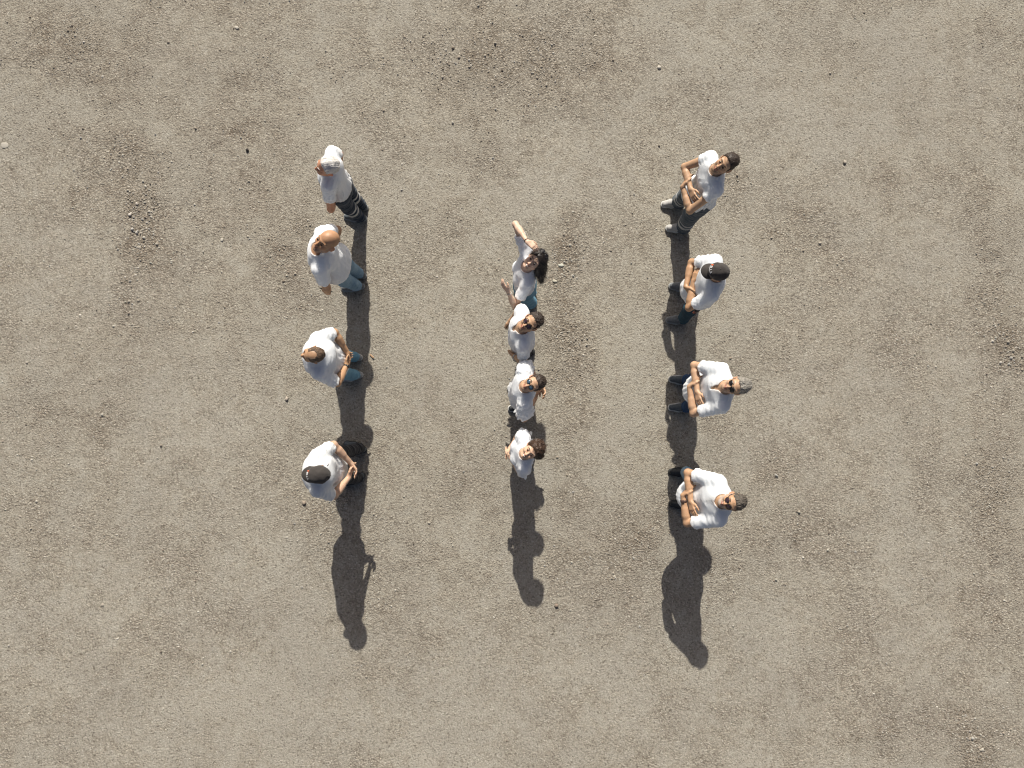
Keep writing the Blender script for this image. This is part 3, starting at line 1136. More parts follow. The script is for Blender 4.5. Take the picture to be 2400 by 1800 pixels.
        self.part('button', self.HW(v), f, M['cap_cloth'], cap)
        # strap tail at the back of the cap
        v, f = tube([V(-0.085, -0.082, 0.03), V(-0.098, -0.092, 0.032), V(-0.103, -0.104, 0.04)], [0.004, 0.0035, 0.003], 6)
        self.part('strap_tail', self.HW(v), f, M['cap_cloth'], cap)
        # brim: a curved plate with thickness
        nu, nw = 21, 9
        vs = []
        for lay in (0, 1):
            for i in range(nu):
                th = -1.15 + 2.3 * i / (nu - 1)
                for j in range(nw):
                    r = j / (nw - 1)
                    ext = 0.070 * math.cos(th * 0.62) ** 0.6
                    xi = -0.002 + 0.098 * math.cos(th)
                    yi = 0.087 * math.sin(th)
                    x = xi + ext * r
                    y = yi * (1 + 0.03 * r)
                    z = 0.045 - 0.012 * r - 3.6 * y * y * (0.55 + 0.45 * r)
                    if lay:
                        z -= 0.0045 * (1 - 0.5 * r)
                    vs.append((x, y, z))
        fs = []
        N = nu * nw
        for i in range(nu - 1):
            for j in range(nw - 1):
                a = i * nw + j
                fs.append([a, a + nw, a + nw + 1, a + 1])
                fs.append([N + a, N + a + 1, N + a + nw + 1, N + a + nw])
        loop = [j for j in range(nw)] + [i * nw + nw - 1 for i in range(1, nu)] + [(nu - 1) * nw + j for j in range(nw - 2, -1, -1)] + [i * nw for i in range(nu - 2, 0, -1)]
        for i in range(len(loop)):
            a, b = loop[i], loop[(i + 1) % len(loop)]
            fs.append([a, b, N + b, N + a])
        self.part('brim', self.HW(np.array(vs)), fs, M['cap_cloth'], cap)
        # lettering sewn on the front panel, bent round the crown
        def project(pts):
            """(across, upward) metres on the front panel -> head space, found on the crown's surface"""
            pts = np.asarray(pts)
            th = pts[:, 0] / 0.088
            ph = 0.72 + pts[:, 1] / 0.10
            d = np.stack([np.cos(th) * np.cos(ph), np.sin(th) * np.cos(ph), np.sin(ph)], axis=1)
            org = np.array([-0.012, 0, 0.040])
            lo_ = np.zeros(len(d))
            hi_ = np.full(len(d), 0.2)
            for _ in range(22):
                m = (lo_ + hi_) / 2
                q = (org + d * m[:, None]).astype(np.float32)
                dd = smin(ellip(q, (-0.012, 0, 0.040), (0.110, 0.090, 0.104)), ellip(q, (0.035, 0, 0.085), (0.052, 0.062, 0.046)), 0.04)
                ins = dd < 0.0
                lo_ = np.where(ins, m, lo_)
                hi_ = np.where(ins, hi_, m)
            return org + d * (lo_ + 0.0042)[:, None]
        # the panel is read from the front: the first character lies on the wearer's right
        strokes = {
            'E': [((0, 0), (0, 1)), ((0, 1), (0.62, 1)), ((0, 0.5), (0.55, 0.5)), ((0, 0), (0.62, 0))],
            'L': [((0, 0), (0, 1)), ((0, 0), (0.6, 0))],
            'A': [((0, 0), (0.36, 1)), ((0.36, 1), (0.72, 0)), ((0.16, 0.38), (0.56, 0.38))],
            'V': [((0, 1), (0.36, 0)), ((0.36, 0), (0.72, 1))]}
        def letters(word, y0, hgt, wid):
            vs, fs = [], []
            y = y0
            for ch in word:
                for (a, b) in strokes[ch]:
                    a = np.array([y + a[0] * wid, (a[1] - 0.5) * hgt])
                    b = np.array([y + b[0] * wid, (b[1] - 0.5) * hgt])
                    t = unit(b - a)
                    nrm = np.array([-t[1], t[0]]) * 0.0024
                    a2, b2 = a - t * 0.0024, b + t * 0.0024
                    k = len(vs)
                    for u in np.linspace(0, 1, 4):
                        p = a2 + (b2 - a2) * u
                        vs += [p - nrm, p + nrm]
                    for u in range(3):
                        fs.append([k + 2 * u, k + 2 * u + 1, k + 2 * u + 3, k + 2 * u + 2])
                y += wid * 0.98
            return project(vs), fs
        v, f = letters('V', -0.048, 0.022, 0.020)
        self.part('emblem', self.HW(v), f, M['print_orange'], cap)
        v, f = letters('ELLA', -0.026, 0.021, 0.019)
        self.part('lettering', self.HW(v), f, M['print_white'], cap)

    # --- glasses
    def make_glasses(self, lens='lens_black', rx=0.026, rz=0.021, up=False):
        vs_all = []
        Ru = np.eye(3)
        tr = V(0, 0, 0)
        if up:
            Ru = rot_xyz(0, R(48), 0)
            tr = V(-0.045, 0, 0.060)
        def place(v):
            return self.HW(np.asarray(v) @ Ru.T + tr)
        # frame: two rims, bridge and temples, one piece
        rims = []
        bv, bf = [], []
        def addm(v, f):
            k = len(bv)
            bv.extend(list(v))
            bf.extend([[k + i for i in q] for q in f])
        for s in (-1, 1):
            pts = []
            for i in range(20):
                an = 2 * math.pi * i / 20
                y = 0.034 * s + rx * math.cos(an)
                z = 0.006 + rz * math.sin(an) - 0.004 * (math.cos(an) * s > 0.3) * (math.sin(an) < 0)
                x = 0.1045 - 5.0 * y * y
                pts.append(V(x, y, z))
            rims.append(pts)
            v, f = tube(pts, 0.0024, 6, closed=True)
            addm(v, f)
            v, f = tube([V(0.094, (0.034 + rx) * s, 0.011), V(0.06, 0.073 * s, 0.012), V(-0.01, 0.081 * s, 0.010), V(-0.030, 0.080 * s, -0.004)], 0.0024, 6)
            addm(v, f)
        v, f = tube([V(0.104, -0.012, 0.013), V(0.107, 0, 0.015), V(0.104, 0.012, 0.013)], 0.0024, 6)
        addm(v, f)
        fr = self.part('sunglasses', place(bv), bf, M['frame_black'])
        for s, pts in zip((-1, 1), rims):
            cx = np.mean(pts, axis=0) + V(0.003, 0, 0)
            v = [cx + V(0.0005, 0, 0)] + [cx * 0.5 + p * 0.5 + V(0.0012, 0, 0) for p in pts] + pts + [p - V(0.0025, 0, 0) for p in pts]
            f = []
            for i in range(20):
                j = (i + 1) % 20
                f.append([0, 1 + i, 1 + j])
                f.append([1 + i, 21 + i, 21 + j, 1 + j])
                f.append([21 + i, 41 + i, 41 + j, 21 + j])
            f.append([41 + i for i in range(19, -1, -1)])
            self.part('lens', place(v), f, M[lens], fr)

# --- small worn or held things
def watch(side, strap='strap_black', dial='frame_black', at=0.96, width=0.020, r=0.0285, name='wristwatch', face=True, up_=(0, 0, 1)):
    def fn(p):
        E_, W = V(*p.arm[side][0]), V(*p.arm[side][1])
        c = E_ + (W - E_) * at
        sc = 0.84 if p.fem else 1.0
        v, f, u, w = band(c, W - E_, r * sc * (0.6 + 0.4 * p.g), width, 0.0035)
        st = p.part(name, v, f, M[strap])
        if face:
            t = unit(W - E_)
            n = V(*up_)
            n = unit(n - t * (n @ t))
            b = np.cross(t, n)
            R3 = np.stack([t, b, n], axis=1)
            v, f = boxmesh(c + n * (r * sc * (0.6 + 0.4 * p.g) + 0.005), R3, 0.017, 0.016, 0.0045, 0.3)
            p.part('dial', v, f, M[dial], st)
    return fn

def hip_thing(name, pos, half, mat, yaw=0.0, sub=None):
    def fn(p):
        v, f = boxmesh(V(*pos), rot_xyz(R(yaw), 0, 0), *half, 0.25)
        ob = p.part(name, v, f, M[mat])
        if sub:
            v, f = tube(sub[0], sub[1], 6)
            p.part(sub[2], v, f, M[sub[3]], ob)
    return fn

def hair_tie(p):
    pass

# ------------------------------------------------------------------ the ground
CORE_X, CORE_Y = 9.0, 7.5
def px(x, y):
    """where a ground point of the photograph lies in the place, to about a centimetre"""
    dx, dy = x - 1200.0, y - 900.0
    d = fwd * 1640.0 + right * dx - up * dy
    t = -CAM_H / d.z
    return d.x * t, d.y * t

# loose-gravel patches (x, y, radius x, radius y, strength) in metres, and compacted pale ones
ROUGH = [(-4.45, 2.6, 0.28, 0.75, 1.0), (-4.7, 3.3, 0.55, 0.35, 0.8), (-5.1, 2.75, 0.4, 0.25, 0.7), (-4.5, 1.5, 0.22, 0.8, 0.55),
         (-2.85, 2.1, 0.25, 0.5, 0.7), (-2.8, 1.5, 0.3, 0.5, 0.4), (0.9, 2.1, 0.28, 0.6, 0.95), (0.95, 1.1, 0.30, 0.8, 0.9), (0.95, 0.1, 0.28, 0.8, 0.6),
         (0.9, -0.9, 0.25, 0.7, 0.6), (0.8, -1.9, 0.3, 0.5, 0.5), (-0.5, 4.6, 1.6, 0.5, 0.75), (0.3, 4.2, 0.9, 0.6, 0.6), (-1.4, 3.9, 0.8, 0.5, 0.4),
         (-0.2, 3.2, 0.9, 0.5, 0.45), (6.2, 0.9, 0.3, 1.3, 0.9), (6.1, -0.6, 0.4, 1.0, 0.55), (4.0, 2.2, 0.5, 0.7, 0.4), (3.4, -0.3, 0.4, 1.0, 0.5),
         (3.2, -1.3, 0.7, 0.5, 0.5), (5.3, -0.3, 0.3, 1.0, 0.4), (5.6, -3.6, 0.9, 0.35, 0.7), (4.9, -3.8, 0.5, 0.25, 0.6), (-5.6, -0.5, 0.4, 1.2, 0.45), (-4.8, -1.0, 0.3, 0.8, 0.4),
         (-2.2, 1.0, 0.3, 0.4, 0.4), (-5.3, 4.6, 0.8, 0.5, 0.5), (-3.0, 4.3, 0.7, 0.6, 0.35), (1.6, -1.6, 0.5, 0.6, 0.35), (-3.2, 2.9, 0.7, 0.5, 0.4), (5.1, 0.9, 0.3, 0.6, 0.35)]
PALE = [(-0.2, -3.7, 1.5, 0.7, 0.9), (-3.2, -3.4, 1.4, 0.7, 0.6), (0.9, -3.0, 0.8, 0.5, 0.7), (4.2, 0.8, 0.8, 1.2, 0.5), (4.2, 3.9, 1.3, 0.7, 0.5), (-5.9, 0.6, 0.6, 0.8, 0.5),
        (-0.8, 0.5, 0.7, 1.0, 0.4), (-2.6, -1.8, 0.8, 0.8, 0.4), (1.7, 0.8, 0.4, 1.4, 0.4), (2.9, -3.0, 0.9, 0.6, 0.5), (-3.9, 0.3, 0.8, 0.5, 0.4), (4.9, -1.9, 0.8, 0.5, 0.4), (-6.0, 4.0, 0.6, 0.6, 0.4),
        (5.2, -4.3, 1.0, 0.3, 0.4), (2.5, 0.6, 0.6, 1.6, 0.3)]

def rough_mask(x, y):
    wx = x + 0.35 * (fbm2(x, y, 1.3, 5) - 0.5) * 2
    wy = y + 0.35 * (fbm2(x, y, 1.3, 6) - 0.5) * 2
    r = np.zeros_like(x, dtype=np.float64)
    for (a, b, c, d, s) in ROUGH:
        r = np.maximum(r, s * np.exp(-(((wx - a) / c) ** 2 + ((wy - b) / d) ** 2)))
    pl = np.zeros_like(r)
    for (a, b, c, d, s) in PALE:
        pl = np.maximum(pl, s * np.exp(-(((wx - a) / c) ** 2 + ((wy - b) / d) ** 2)))
    n = fbm2(x, y, 1.1, 21, 5)
    n2 = fbm2(x, y, 4.2, 33, 4)
    base = 0.29 + 0.85 * (n - 0.5) + 0.80 * (n2 - 0.5)
    base = base + 0.58 * r - 0.40 * pl
    rough_mask.hand = r
    return np.clip(base, 0, 1), pl

def build_ground():
    def axis(core, step):
        a = list(np.arange(-core, core + 1e-6, step))
        out = []
        g = step
        p = core
        while p < 900:
            g *= 1.35
            p += g
            out.append(p)
        return np.array([-q for q in out[::-1]] + a + out)
    xs = axis(CORE_X, 0.05)
    ys = axis(CORE_Y, 0.05)
    X, Y = np.meshgrid(xs, ys, indexing='ij')
    r, pl = rough_mask(X, Y)
    Z = (fbm2(X, Y, 0.5, 61, 3) - 0.5) * 0.03 + (fbm2(X, Y, 5.0, 71, 3) - 0.5) * 0.016 * (0.4 + r)
    inside = (np.abs(X) < CORE_X - 0.2) & (np.abs(Y) < CORE_Y - 0.2)
    Z = np.where(inside, Z, 0.0) - 0.006
    # people stand on it: nothing rises over their soles
    Z = np.minimum(Z, 0.004)
    nx, ny = X.shape
    v = np.stack([X.ravel(), Y.ravel(), Z.ravel()], axis=1)
    i, j = np.meshgrid(np.arange(nx - 1), np.arange(ny - 1), indexing='ij')
    a = (i * ny + j).ravel()
    f = np.stack([a, a + ny, a + ny + 1, a + 1], axis=1)
    cols = np.stack([r.ravel(), pl.ravel(), np.zeros(r.size)], axis=1)
    m, nt, bs = mat_new('compacted_gravel')
    at = nd(nt, 'ShaderNodeAttribute', attribute_name='tint')
    sep = nd(nt, 'ShaderNodeSeparateColor')
    nt.links.new(at.outputs['Color'], sep.inputs[0])
    co = objcoord(nt)
    n_mid = noise(nt, co, 8.0, 6.0, 0.66)
    n_fine = noise(nt, co, 42.0, 5.0, 0.65)
    n_grain = noise(nt, co, 130.0, 3.0, 0.6)
    n_hue = noise(nt, co, 1.1, 4.0, 0.6)
    ad = nd(nt, 'ShaderNodeMath', operation='MULTIPLY_ADD')
    nt.links.new(n_mid, ad.inputs[0])
    ad.inputs[1].default_value = 2.1
    rs = nd(nt, 'ShaderNodeMath', operation='MULTIPLY')
    nt.links.new(sep.outputs[0], rs.inputs[0])
    rs.inputs[1].default_value = 1.35
    nt.links.new(rs.outputs[0], ad.inputs[2])
    fac = mapr(nt, ad.outputs[0], 0.98, 2.42, 0.0, 1.0)
    c = ramp(nt, fac, [(0.0, (0.408, 0.386, 0.328)), (0.30, (0.372, 0.344, 0.283)), (0.65, (0.320, 0.288, 0.235)), (1.0, (0.245, 0.208, 0.163))])
    c = mixc(nt, mapr(nt, n_hue, 0.42, 0.62, 0.0, 0.35), c, (0.315, 0.297, 0.258))
    c = mixc(nt, mapr(nt, n_fine, 0.50, 0.78, 0.0, 0.6), c, (0.40, 0.368, 0.315))
    c = mixc(nt, mapr(nt, n_fine, 0.47, 0.25, 0.0, 0.75), c, (0.135, 0.112, 0.090))
    vor = nd(nt, 'ShaderNodeTexVoronoi')
    vor.inputs['Scale'].default_value = 75.0
    nt.links.new(co, vor.inputs['Vector'])
    sv = nd(nt, 'ShaderNodeSeparateColor')
    nt.links.new(vor.outputs['Color'], sv.inputs[0])
    c = mixc(nt, mapr(nt, sv.outputs[0], 0.86, 0.98, 0.0, 0.8), c, (0.50, 0.47, 0.41))
    c = mixc(nt, mapr(nt, sv.outputs[1], 0.87, 0.98, 0.0, 0.7), c, (0.10, 0.085, 0.07))
    c = mixc(nt, mapr(nt, n_grain, 0.3, 0.7, 0.0, 0.35), c, (0.20, 0.175, 0.14))
    # pebbles pressed into the surface, thickest where the ground is loose
    wob = nd(nt, 'ShaderNodeMixRGB')
    wob.inputs[0].default_value = 0.012
    nt.links.new(co, wob.inputs[1])
    nn = nd(nt, 'ShaderNodeTexNoise')
    nn.inputs['Scale'].default_value = 30.0
    nt.links.new(co, nn.inputs['Vector'])
    nt.links.new(nn.outputs['Color'], wob.inputs[2])
    peb = nd(nt, 'ShaderNodeTexVoronoi')
    peb.inputs['Scale'].default_value = 48.0
    nt.links.new(wob.outputs[0], peb.inputs['Vector'])
    sp = nd(nt, 'ShaderNodeSeparateColor')
    nt.links.new(peb.outputs['Color'], sp.inputs[0])
    loose = mapr(nt, ad.outputs[0], 1.2, 2.3, 0.22, 0.95)
    tone = ramp(nt, sp.outputs[2], [(0.0, (0.70, 0.68, 0.65)), (0.5, (1.0, 1.0, 1.0)), (1.0, (1.36, 1.36, 1.35))])
    c = mixc(nt, loose, c, mixc(nt, 1.0, c, tone, 'MULTIPLY'))
    gap = mapr(nt, peb.outputs['Distance'], 0.42, 0.75, 0.0, 0.55)
    gm = nd(nt, 'ShaderNodeMath', operation='MULTIPLY')
    nt.links.new(gap, gm.inputs[0])
    nt.links.new(loose, gm.inputs[1])
    c = mixc(nt, gm.outputs[0], c, (0.12, 0.098, 0.076))
    nt.links.new(c, bs.inputs['Base Color'])
    bs.inputs['Roughness'].default_value = 0.95
    bs.inputs['Specular IOR Level'].default_value = 0.1
    hh = nd(nt, 'ShaderNodeMath', operation='MULTIPLY_ADD')
    nt.links.new(n_fine, hh.inputs[0])
    hh.inputs[1].default_value = 1.6
    nt.links.new(n_grain, hh.inputs[2])
    pm = nd(nt, 'ShaderNodeMath', operation='MULTIPLY')
    nt.links.new(mapr(nt, peb.outputs['Distance'], 0.0, 0.8, 1.3, 0.0), pm.inputs[0])
    nt.links.new(loose, pm.inputs[1])
    ph = nd(nt, 'ShaderNodeMath', operation='ADD')
    nt.links.new(hh.outputs[0], ph.inputs[0])
    nt.links.new(pm.outputs[0], ph.inputs[1])
    bump(nt, bs, ph.outputs[0], 0.85, 0.010)
    g = mesh_obj('ground', v, f, m, smooth=True, cols=cols)
    tag(g, 'pale compacted gravel ground with brown loose patches', kind='structure')
    return g

def ground_z(x, y):
    r, pl = rough_mask(np.atleast_1d(x).astype(float), np.atleast_1d(y).astype(float))
    X, Y = np.atleast_1d(x), np.atleast_1d(y)
    Z = (fbm2(X, Y, 0.5, 61, 3) - 0.5) * 0.03 + (fbm2(X, Y, 5.0, 71, 3) - 0.5) * 0.016 * (0.4 + r)
    return np.minimum(Z - 0.006, 0.004)

build_ground()

def build_gravel():
    rg = np.random.default_rng(2024)
    n = 900000
    x = rg.uniform(-7.6, 7.6, n)
    y = rg.uniform(-6.2, 6.6, n)
    r, pl = rough_mask(x, y)
    hand = rough_mask.hand
    clump = fbm2(x, y, 7.0, 91, 3)
    keep = rg.random(n) < np.clip(0.055 + 0.55 * np.clip(r - 0.15, 0, 1) ** 1.5 * np.clip(clump * 2.6 - 0.75, 0.05, 1.6) + 0.34 * hand ** 1.5 * np.clip(clump * 3.0 - 1.0, 0.0, 1.3), 0, 1)
    x, y, r, hand = x[keep], y[keep], r[keep], hand[keep]
    m = len(x)
    size = np.exp(rg.normal(math.log(0.0052), 0.45, m)) * (0.75 + 0.45 * r + 0.75 * hand ** 2 * (rg.random(m) < 0.45))
    size = np.clip(size, 0.003, 0.026)
    z = ground_z(x, y)
    ang = rg.uniform(0, 6.283, m)
    asp = rg.uniform(0.6, 1.0, m)
    ht = size * rg.uniform(0.30, 0.75, m)
    k5 = np.arange(5) * 2 * math.pi / 5
    k4 = np.arange(4) * 2 * math.pi / 4
    base = np.stack([np.cos(k5), np.sin(k5), np.full(5, -0.35)], axis=1)
    top = np.stack([0.62 * np.cos(k4 + 0.4), 0.62 * np.sin(k4 + 0.4), np.full(4, 1.0)], axis=1)
    tpl = np.concatenate([base, top])
    Vt = np.repeat(tpl[None], m, axis=0) * (1 + rg.normal(size=(m, 9, 3)) * 0.16)
    Vt[:, :, 0] *= size[:, None]
    Vt[:, :, 1] *= (size * asp)[:, None]
    Vt[:, :, 2] *= ht[:, None]
    ca, sa = np.cos(ang)[:, None], np.sin(ang)[:, None]
    X = Vt[:, :, 0] * ca - Vt[:, :, 1] * sa + x[:, None]
    Y = Vt[:, :, 0] * sa + Vt[:, :, 1] * ca + y[:, None]
    Z = Vt[:, :, 2] + z[:, None] + ht[:, None] * 0.1
    verts = np.stack([X, Y, Z], axis=2).reshape(-1, 3)
    tri = np.array([[0, 1, 5], [1, 6, 5], [1, 2, 6], [2, 7, 6], [2, 3, 7], [3, 8, 7], [3, 4, 8], [4, 5, 8], [4, 0, 5], [5, 6, 7], [5, 7, 8]])
    faces = (tri[None] + (np.arange(m) * 9)[:, None, None]).reshape(-1, 3)
    tone = rg.random(m)
    pal = np.array([[0.33, 0.30, 0.25], [0.28, 0.245, 0.20], [0.38, 0.36, 0.31], [0.235, 0.20, 0.16], [0.32, 0.31, 0.285], [0.50, 0.47, 0.415], [0.13, 0.11, 0.09]])
    pk = rg.choice(len(pal), m, p=[0.28, 0.24, 0.2, 0.1, 0.1, 0.06, 0.02])
    c = pal[pk] * rg.uniform(0.85, 1.15, m)[:, None]
    cols = np.repeat(c, 9, axis=0)
    mat = tint_mat('gravel_stone', 0.9, 0.0, 260.0, 0.3, 0.15, 0.002)
    g = mesh_obj('gravel', verts, faces, mat, smooth=False, cols=cols)
    tag(g, 'loose brown and grey gravel strewn over the ground', 'gravel', kind='stuff')
build_gravel()

def stone_shape(seed, rx, ry, rz):
    rg = np.random.default_rng(seed)
    nz = wave3(seed, 0.9, 1.7, 6)
    v, f = uvball((0, 0, 0), 1.0, 12, 8)
    d = 1 + 0.13 * nz(v)
    v = v * d[:, None]
    q = rg.normal(size=(6, 3))
    q /= np.linalg.norm(q, axis=1)[:, None]
    for n in q:                               # a few flat chipped facets
        e = v @ n - 0.78
        v = v - np.clip(e, 0, 1)[:, None] * n * 0.8
    return v * np.array([rx, ry, rz]), f

STONES = [  # photo-independent places in metres, size, colour, label
    ('stone', px(1315, 622), (0.036, 0.022, 0.010), (0.50, 0.50, 0.43), 'smooth pale flat stone lying right of the woman with the raised arm'),
    ('stone', px(1300, 659), (0.020, 0.034, 0.012), (0.50, 0.47, 0.38), 'tan pebble below the smooth pale flat stone'),
    ('stone', px(304, 503), (0.022, 0.022, 0.016), (0.50, 0.46, 0.41), 'whitish angular stone on the gravel streak at far left'),
    ('stone', px(310, 537), (0.020, 0.020, 0.018), (0.46, 0.44, 0.40), 'grey rounded stone below the whitish one on the left gravel streak'),
    ('stone', px(321, 478), (0.022, 0.018, 0.014), (0.44, 0.40, 0.35), 'beige stone at the top of the left gravel streak'),
    ('stone', px(580, 352), (0.020, 0.022, 0.020), (0.035, 0.032, 0.03), 'small black pebble alone between left gravel streak and white-haired man'),
    ('stone', px(520, 562), (0.026, 0.022, 0.008), (0.45, 0.42, 0.36), 'flat whitish stone left of the bald man'),
    ('stone', px(1545, 158), (0.024, 0.026, 0.016), (0.58, 0.54, 0.46), 'bright cream pebble above the man in striped work trousers'),
    ('stone', px(555, 65), (0.022, 0.030, 0.008), (0.43, 0.40, 0.345), 'flat pale stone near the top edge left of centre'),
    ('stone', px(712, 1178), (0.030, 0.026, 0.020), (0.30, 0.25, 0.20), 'brown stone just below the man in black trousers and cap'),
    ('stone', px(1304, 1419), (0.024, 0.022, 0.022), (0.24, 0.19, 0.15), 'dark brown stone at the end of the middle row shadow'),
    ('stone', px(1980, 380), (0.028, 0.022, 0.018), (0.40, 0.36, 0.30), 'brownish stone alone on the upper right ground'),
    ('stone', px(10, 340), (0.050, 0.042, 0.006), (0.42, 0.395, 0.345), 'large pale flat stone at the left edge'),
    ('stone', px(672, 935), (0.028, 0.022, 0.018), (0.42, 0.37, 0.31), 'beige stone left of the shadow between two men of the left row'),
]
stone_mat = tint_mat('stone', 0.85, 0.0, 200.0, 0.35, 0.2, 0.003)
for i, (nm, (x, y), (a, b, c), col, lab) in enumerate(STONES):
    v, f = stone_shape(300 + i, a, b, c)
    v = v[:, [0, 1, 2]]
    ob = mesh_obj(nm, v, f, stone_mat, cols=np.tile(np.array(col), (len(v), 1)))
    ob.location = (x, y, float(ground_z(x, y)[0]) + c * 0.55)
    ob.rotation_euler = (0, 0, i * 1.3)
    tag(ob, lab, 'stone', 'larger stones lying on the gravel')

def build_splinter():
    x, y = px(872, 835)
    vs, fs = boxmesh((0, 0, 0.012), rot_xyz(R(-42), R(12), R(20)), 0.035, 0.009, 0.004, 0.3)
    m = plain_mat('splinter_wood', (0.42, 0.26, 0.15), 0.8, var=0.25, scale=80)
    ob = mesh_obj('wood_chip', vs, fs, m, smooth=False)
    ob.location = (x, y, float(ground_z(x, y)[0]) + 0.004)
    tag(ob, 'tan wood chip lying at the edge of the left row shadow', 'wood chip')
build_splinter()

#PEOPLE
# ------------------------------------------------------------------ the twelve people
# arm: (elbow, wrist, finger direction, palm normal, curl[, spread])
def crossed(front='L', dx=0.0, dz=0.0, hide=False, el=0.25):
    bx = 0.0 if not hide else 0.01
    back = ((0.215 + dx, el, 1.14 + dz), (0.205 + dx, -0.03, 1.19 + dz), (-0.10, -0.95, 0.28), (-1.0, 0.0, -0.5), 0.35, 0.25)
    frnt = ((0.225 + dx, el, 1.12 + dz), (0.270 + dx, -0.025, 1.135 + dz), (-0.55, -0.80, 0.18), (-1.0, 0.35, 0.0), 0.45)
    def mir(a):
        return tuple((q[0], -q[1], q[2]) if isinstance(q, tuple) else q for q in a)
    if front == 'L':
        return dict(armL=frnt, armR=mir(back))
    return dict(armL=back, armR=mir(frnt))

SK_TAN = (0.47, 0.285, 0.165)
SK_LIGHT = (0.58, 0.385, 0.27)
SK_MID = (0.50, 0.32, 0.20)
SK_DARK = (0.45, 0.255, 0.145)

# ---- left row
Person('white-haired man in dark work trousers with pale stripes, top of the left row',
       (-1.72, 2.66), -6, h=1.74, g=1.0, seed=11, lean=(0.0, -0.03), base=(0.065, 0.0),
       footL=(0.0, 0.075, 4), footR=(0.0, -0.075, -8),
       armL=((0.075, 0.315, 1.115), (0.115, 0.185, 0.915), (0.3, -0.3, -0.85), (-0.3, -0.9, 0.0), 0.4),
       armR=((0.055, -0.300, 1.115), (0.115, -0.185, 0.915), (0.3, 0.3, -0.85), (-0.3, 0.9, 0.0), 0.4),
       hs=1.06, headmove=(-0.005, 0.055, -0.012), head=(18, 18, 0), skin=(0.56, 0.28, 0.17), brow='hair_white', loose=0.8, sleeve=0.58,
       trousers='navy_twill', hem=0.95, stripes=((0.41, 0.465), (0.305, 0.36)), shoe='shoe_slate', sole='sole_grey', legw=1.08,
       hair=dict(mat='hair_white', t=0.006, plane=0.026, spike=0.2, rough=0.0025, slen=0.016))

phone_at = {}
def hold_phone(p):
    W, fd, pn, th = p.handframe['L']
    phone_at['m'] = (p, W, fd, pn, th)

Person('bald man in light blue jeans looking upward, second in the left row',
       (-1.74, 1.80), -4, h=1.77, g=1.12, seed=12, lean=(0.04, -0.01), base=(0.09, 0.0), headmove=(-0.04, 0, 0), belly=0.7,
       footL=(0.0, 0.075, 14), footR=(-0.01, -0.075, -10),
       armL=((0.09, 0.315, 1.12), (0.14, 0.325, 0.885), (0.25, -0.1, -0.95), (-0.2, -1, 0), 0.75),
       armR=((0.03, -0.315, 1.12), (0.09, -0.30, 0.885), (0.2, 0.1, -0.95), (-0.2, 1, 0), 0.5),
       head=(30, 50, 6), skin=SK_DARK, beard=((0.24, 0.19, 0.16), 0.5), lip=(0.30, 0.12, 0.09), face_w=1.03, hs=1.09,
       trousers='light_denim', cuff=-0.01, ankle=0.058, shoe='shoe_grey', sole='sole_grey', legw=1.05, loose=1.4, brow='hair_dark', shut_eyes=False,
       extras=(hold_phone,))

Person('balding man in blue jeans with hands clasped behind his back, third in the left row',
       (-1.76, 0.735), 4, h=1.72, g=1.14, seed=13, lean=(0.02, 0.0), base=(0.105, 0.0), depth=1.18, shw=0.95, belly=0.9,
       footL=(-0.005, 0.115, 10), footR=(-0.01, -0.115, -6),
       armL=((-0.015, 0.275, 1.14), (-0.090, 0.080, 0.985), (-0.15, -0.85, -0.40), (-0.9, 0.2, 0.3), 0.45),
       armR=((-0.015, -0.275, 1.14), (-0.105, -0.070, 0.965), (-0.15, 0.85, -0.35), (0.9, 0.3, 0.2), 0.45),
       head=(2, 24, -6), headmove=(0.03, 0, 0), skin=SK_TAN, beard=((0.22, 0.16, 0.12), 0.35), scalp=((0.16, 0.10, 0.065), 0.30, 0.012), face_w=1.03,
       trousers='mid_denim', cuff=0.0, ankle=0.056, shoe='shoe_stone', sole='sole_white', loose=1.4, sleeve=0.84,
       hair=dict(mat='hair_thin', t=0.0035, plane=0.020, style='thin', spike=0.15, rough=0.002, slen=0.012, strands=1500),
       extras=(watch('L', 'strap_black', 'frame_black', 0.94, up_=(-1, 0, 0.6)),))

cig_at = {}
def hold_cig(p):
    cig_at['m'] = (p,) + p.handframe['R']

Person('man in black cap and black trousers, hands behind back, left row',
       (-1.75, -0.445), 2, h=1.76, g=1.08, seed=14, lean=(0.0, 0.03), base=(0.105, 0.0), depth=1.2, shw=0.93, belly=0.6,
       footL=(-0.038, 0.168, 25), footR=(-0.064, -0.180, -24),
       armL=((-0.005, 0.275, 1.14), (-0.125, 0.105, 0.975), (-0.25, -0.90, -0.3), (-0.9, 0.2, 0.2), 0.35),
       armR=((-0.01, -0.250, 1.14), (-0.150, -0.045, 0.965), (-0.45, 0.80, -0.2), (0.6, 0.5, 0.5), 0.6),
       head=(-2, -4, 0), headmove=(-0.09, 0, 0), skin=SK_LIGHT, shirt='grey_white_cotton', trousers='black_cloth', shoe='shoe_slate', sole='sole_black', cuff=-0.02, loose=1.2, sleeve=0.80,
       hair=dict(mat='hair_dark', t=0.004, plane=0.01, spike=0.1, rough=0.002, slen=0.01, strands=400), cap=True, extras=(hold_cig,))

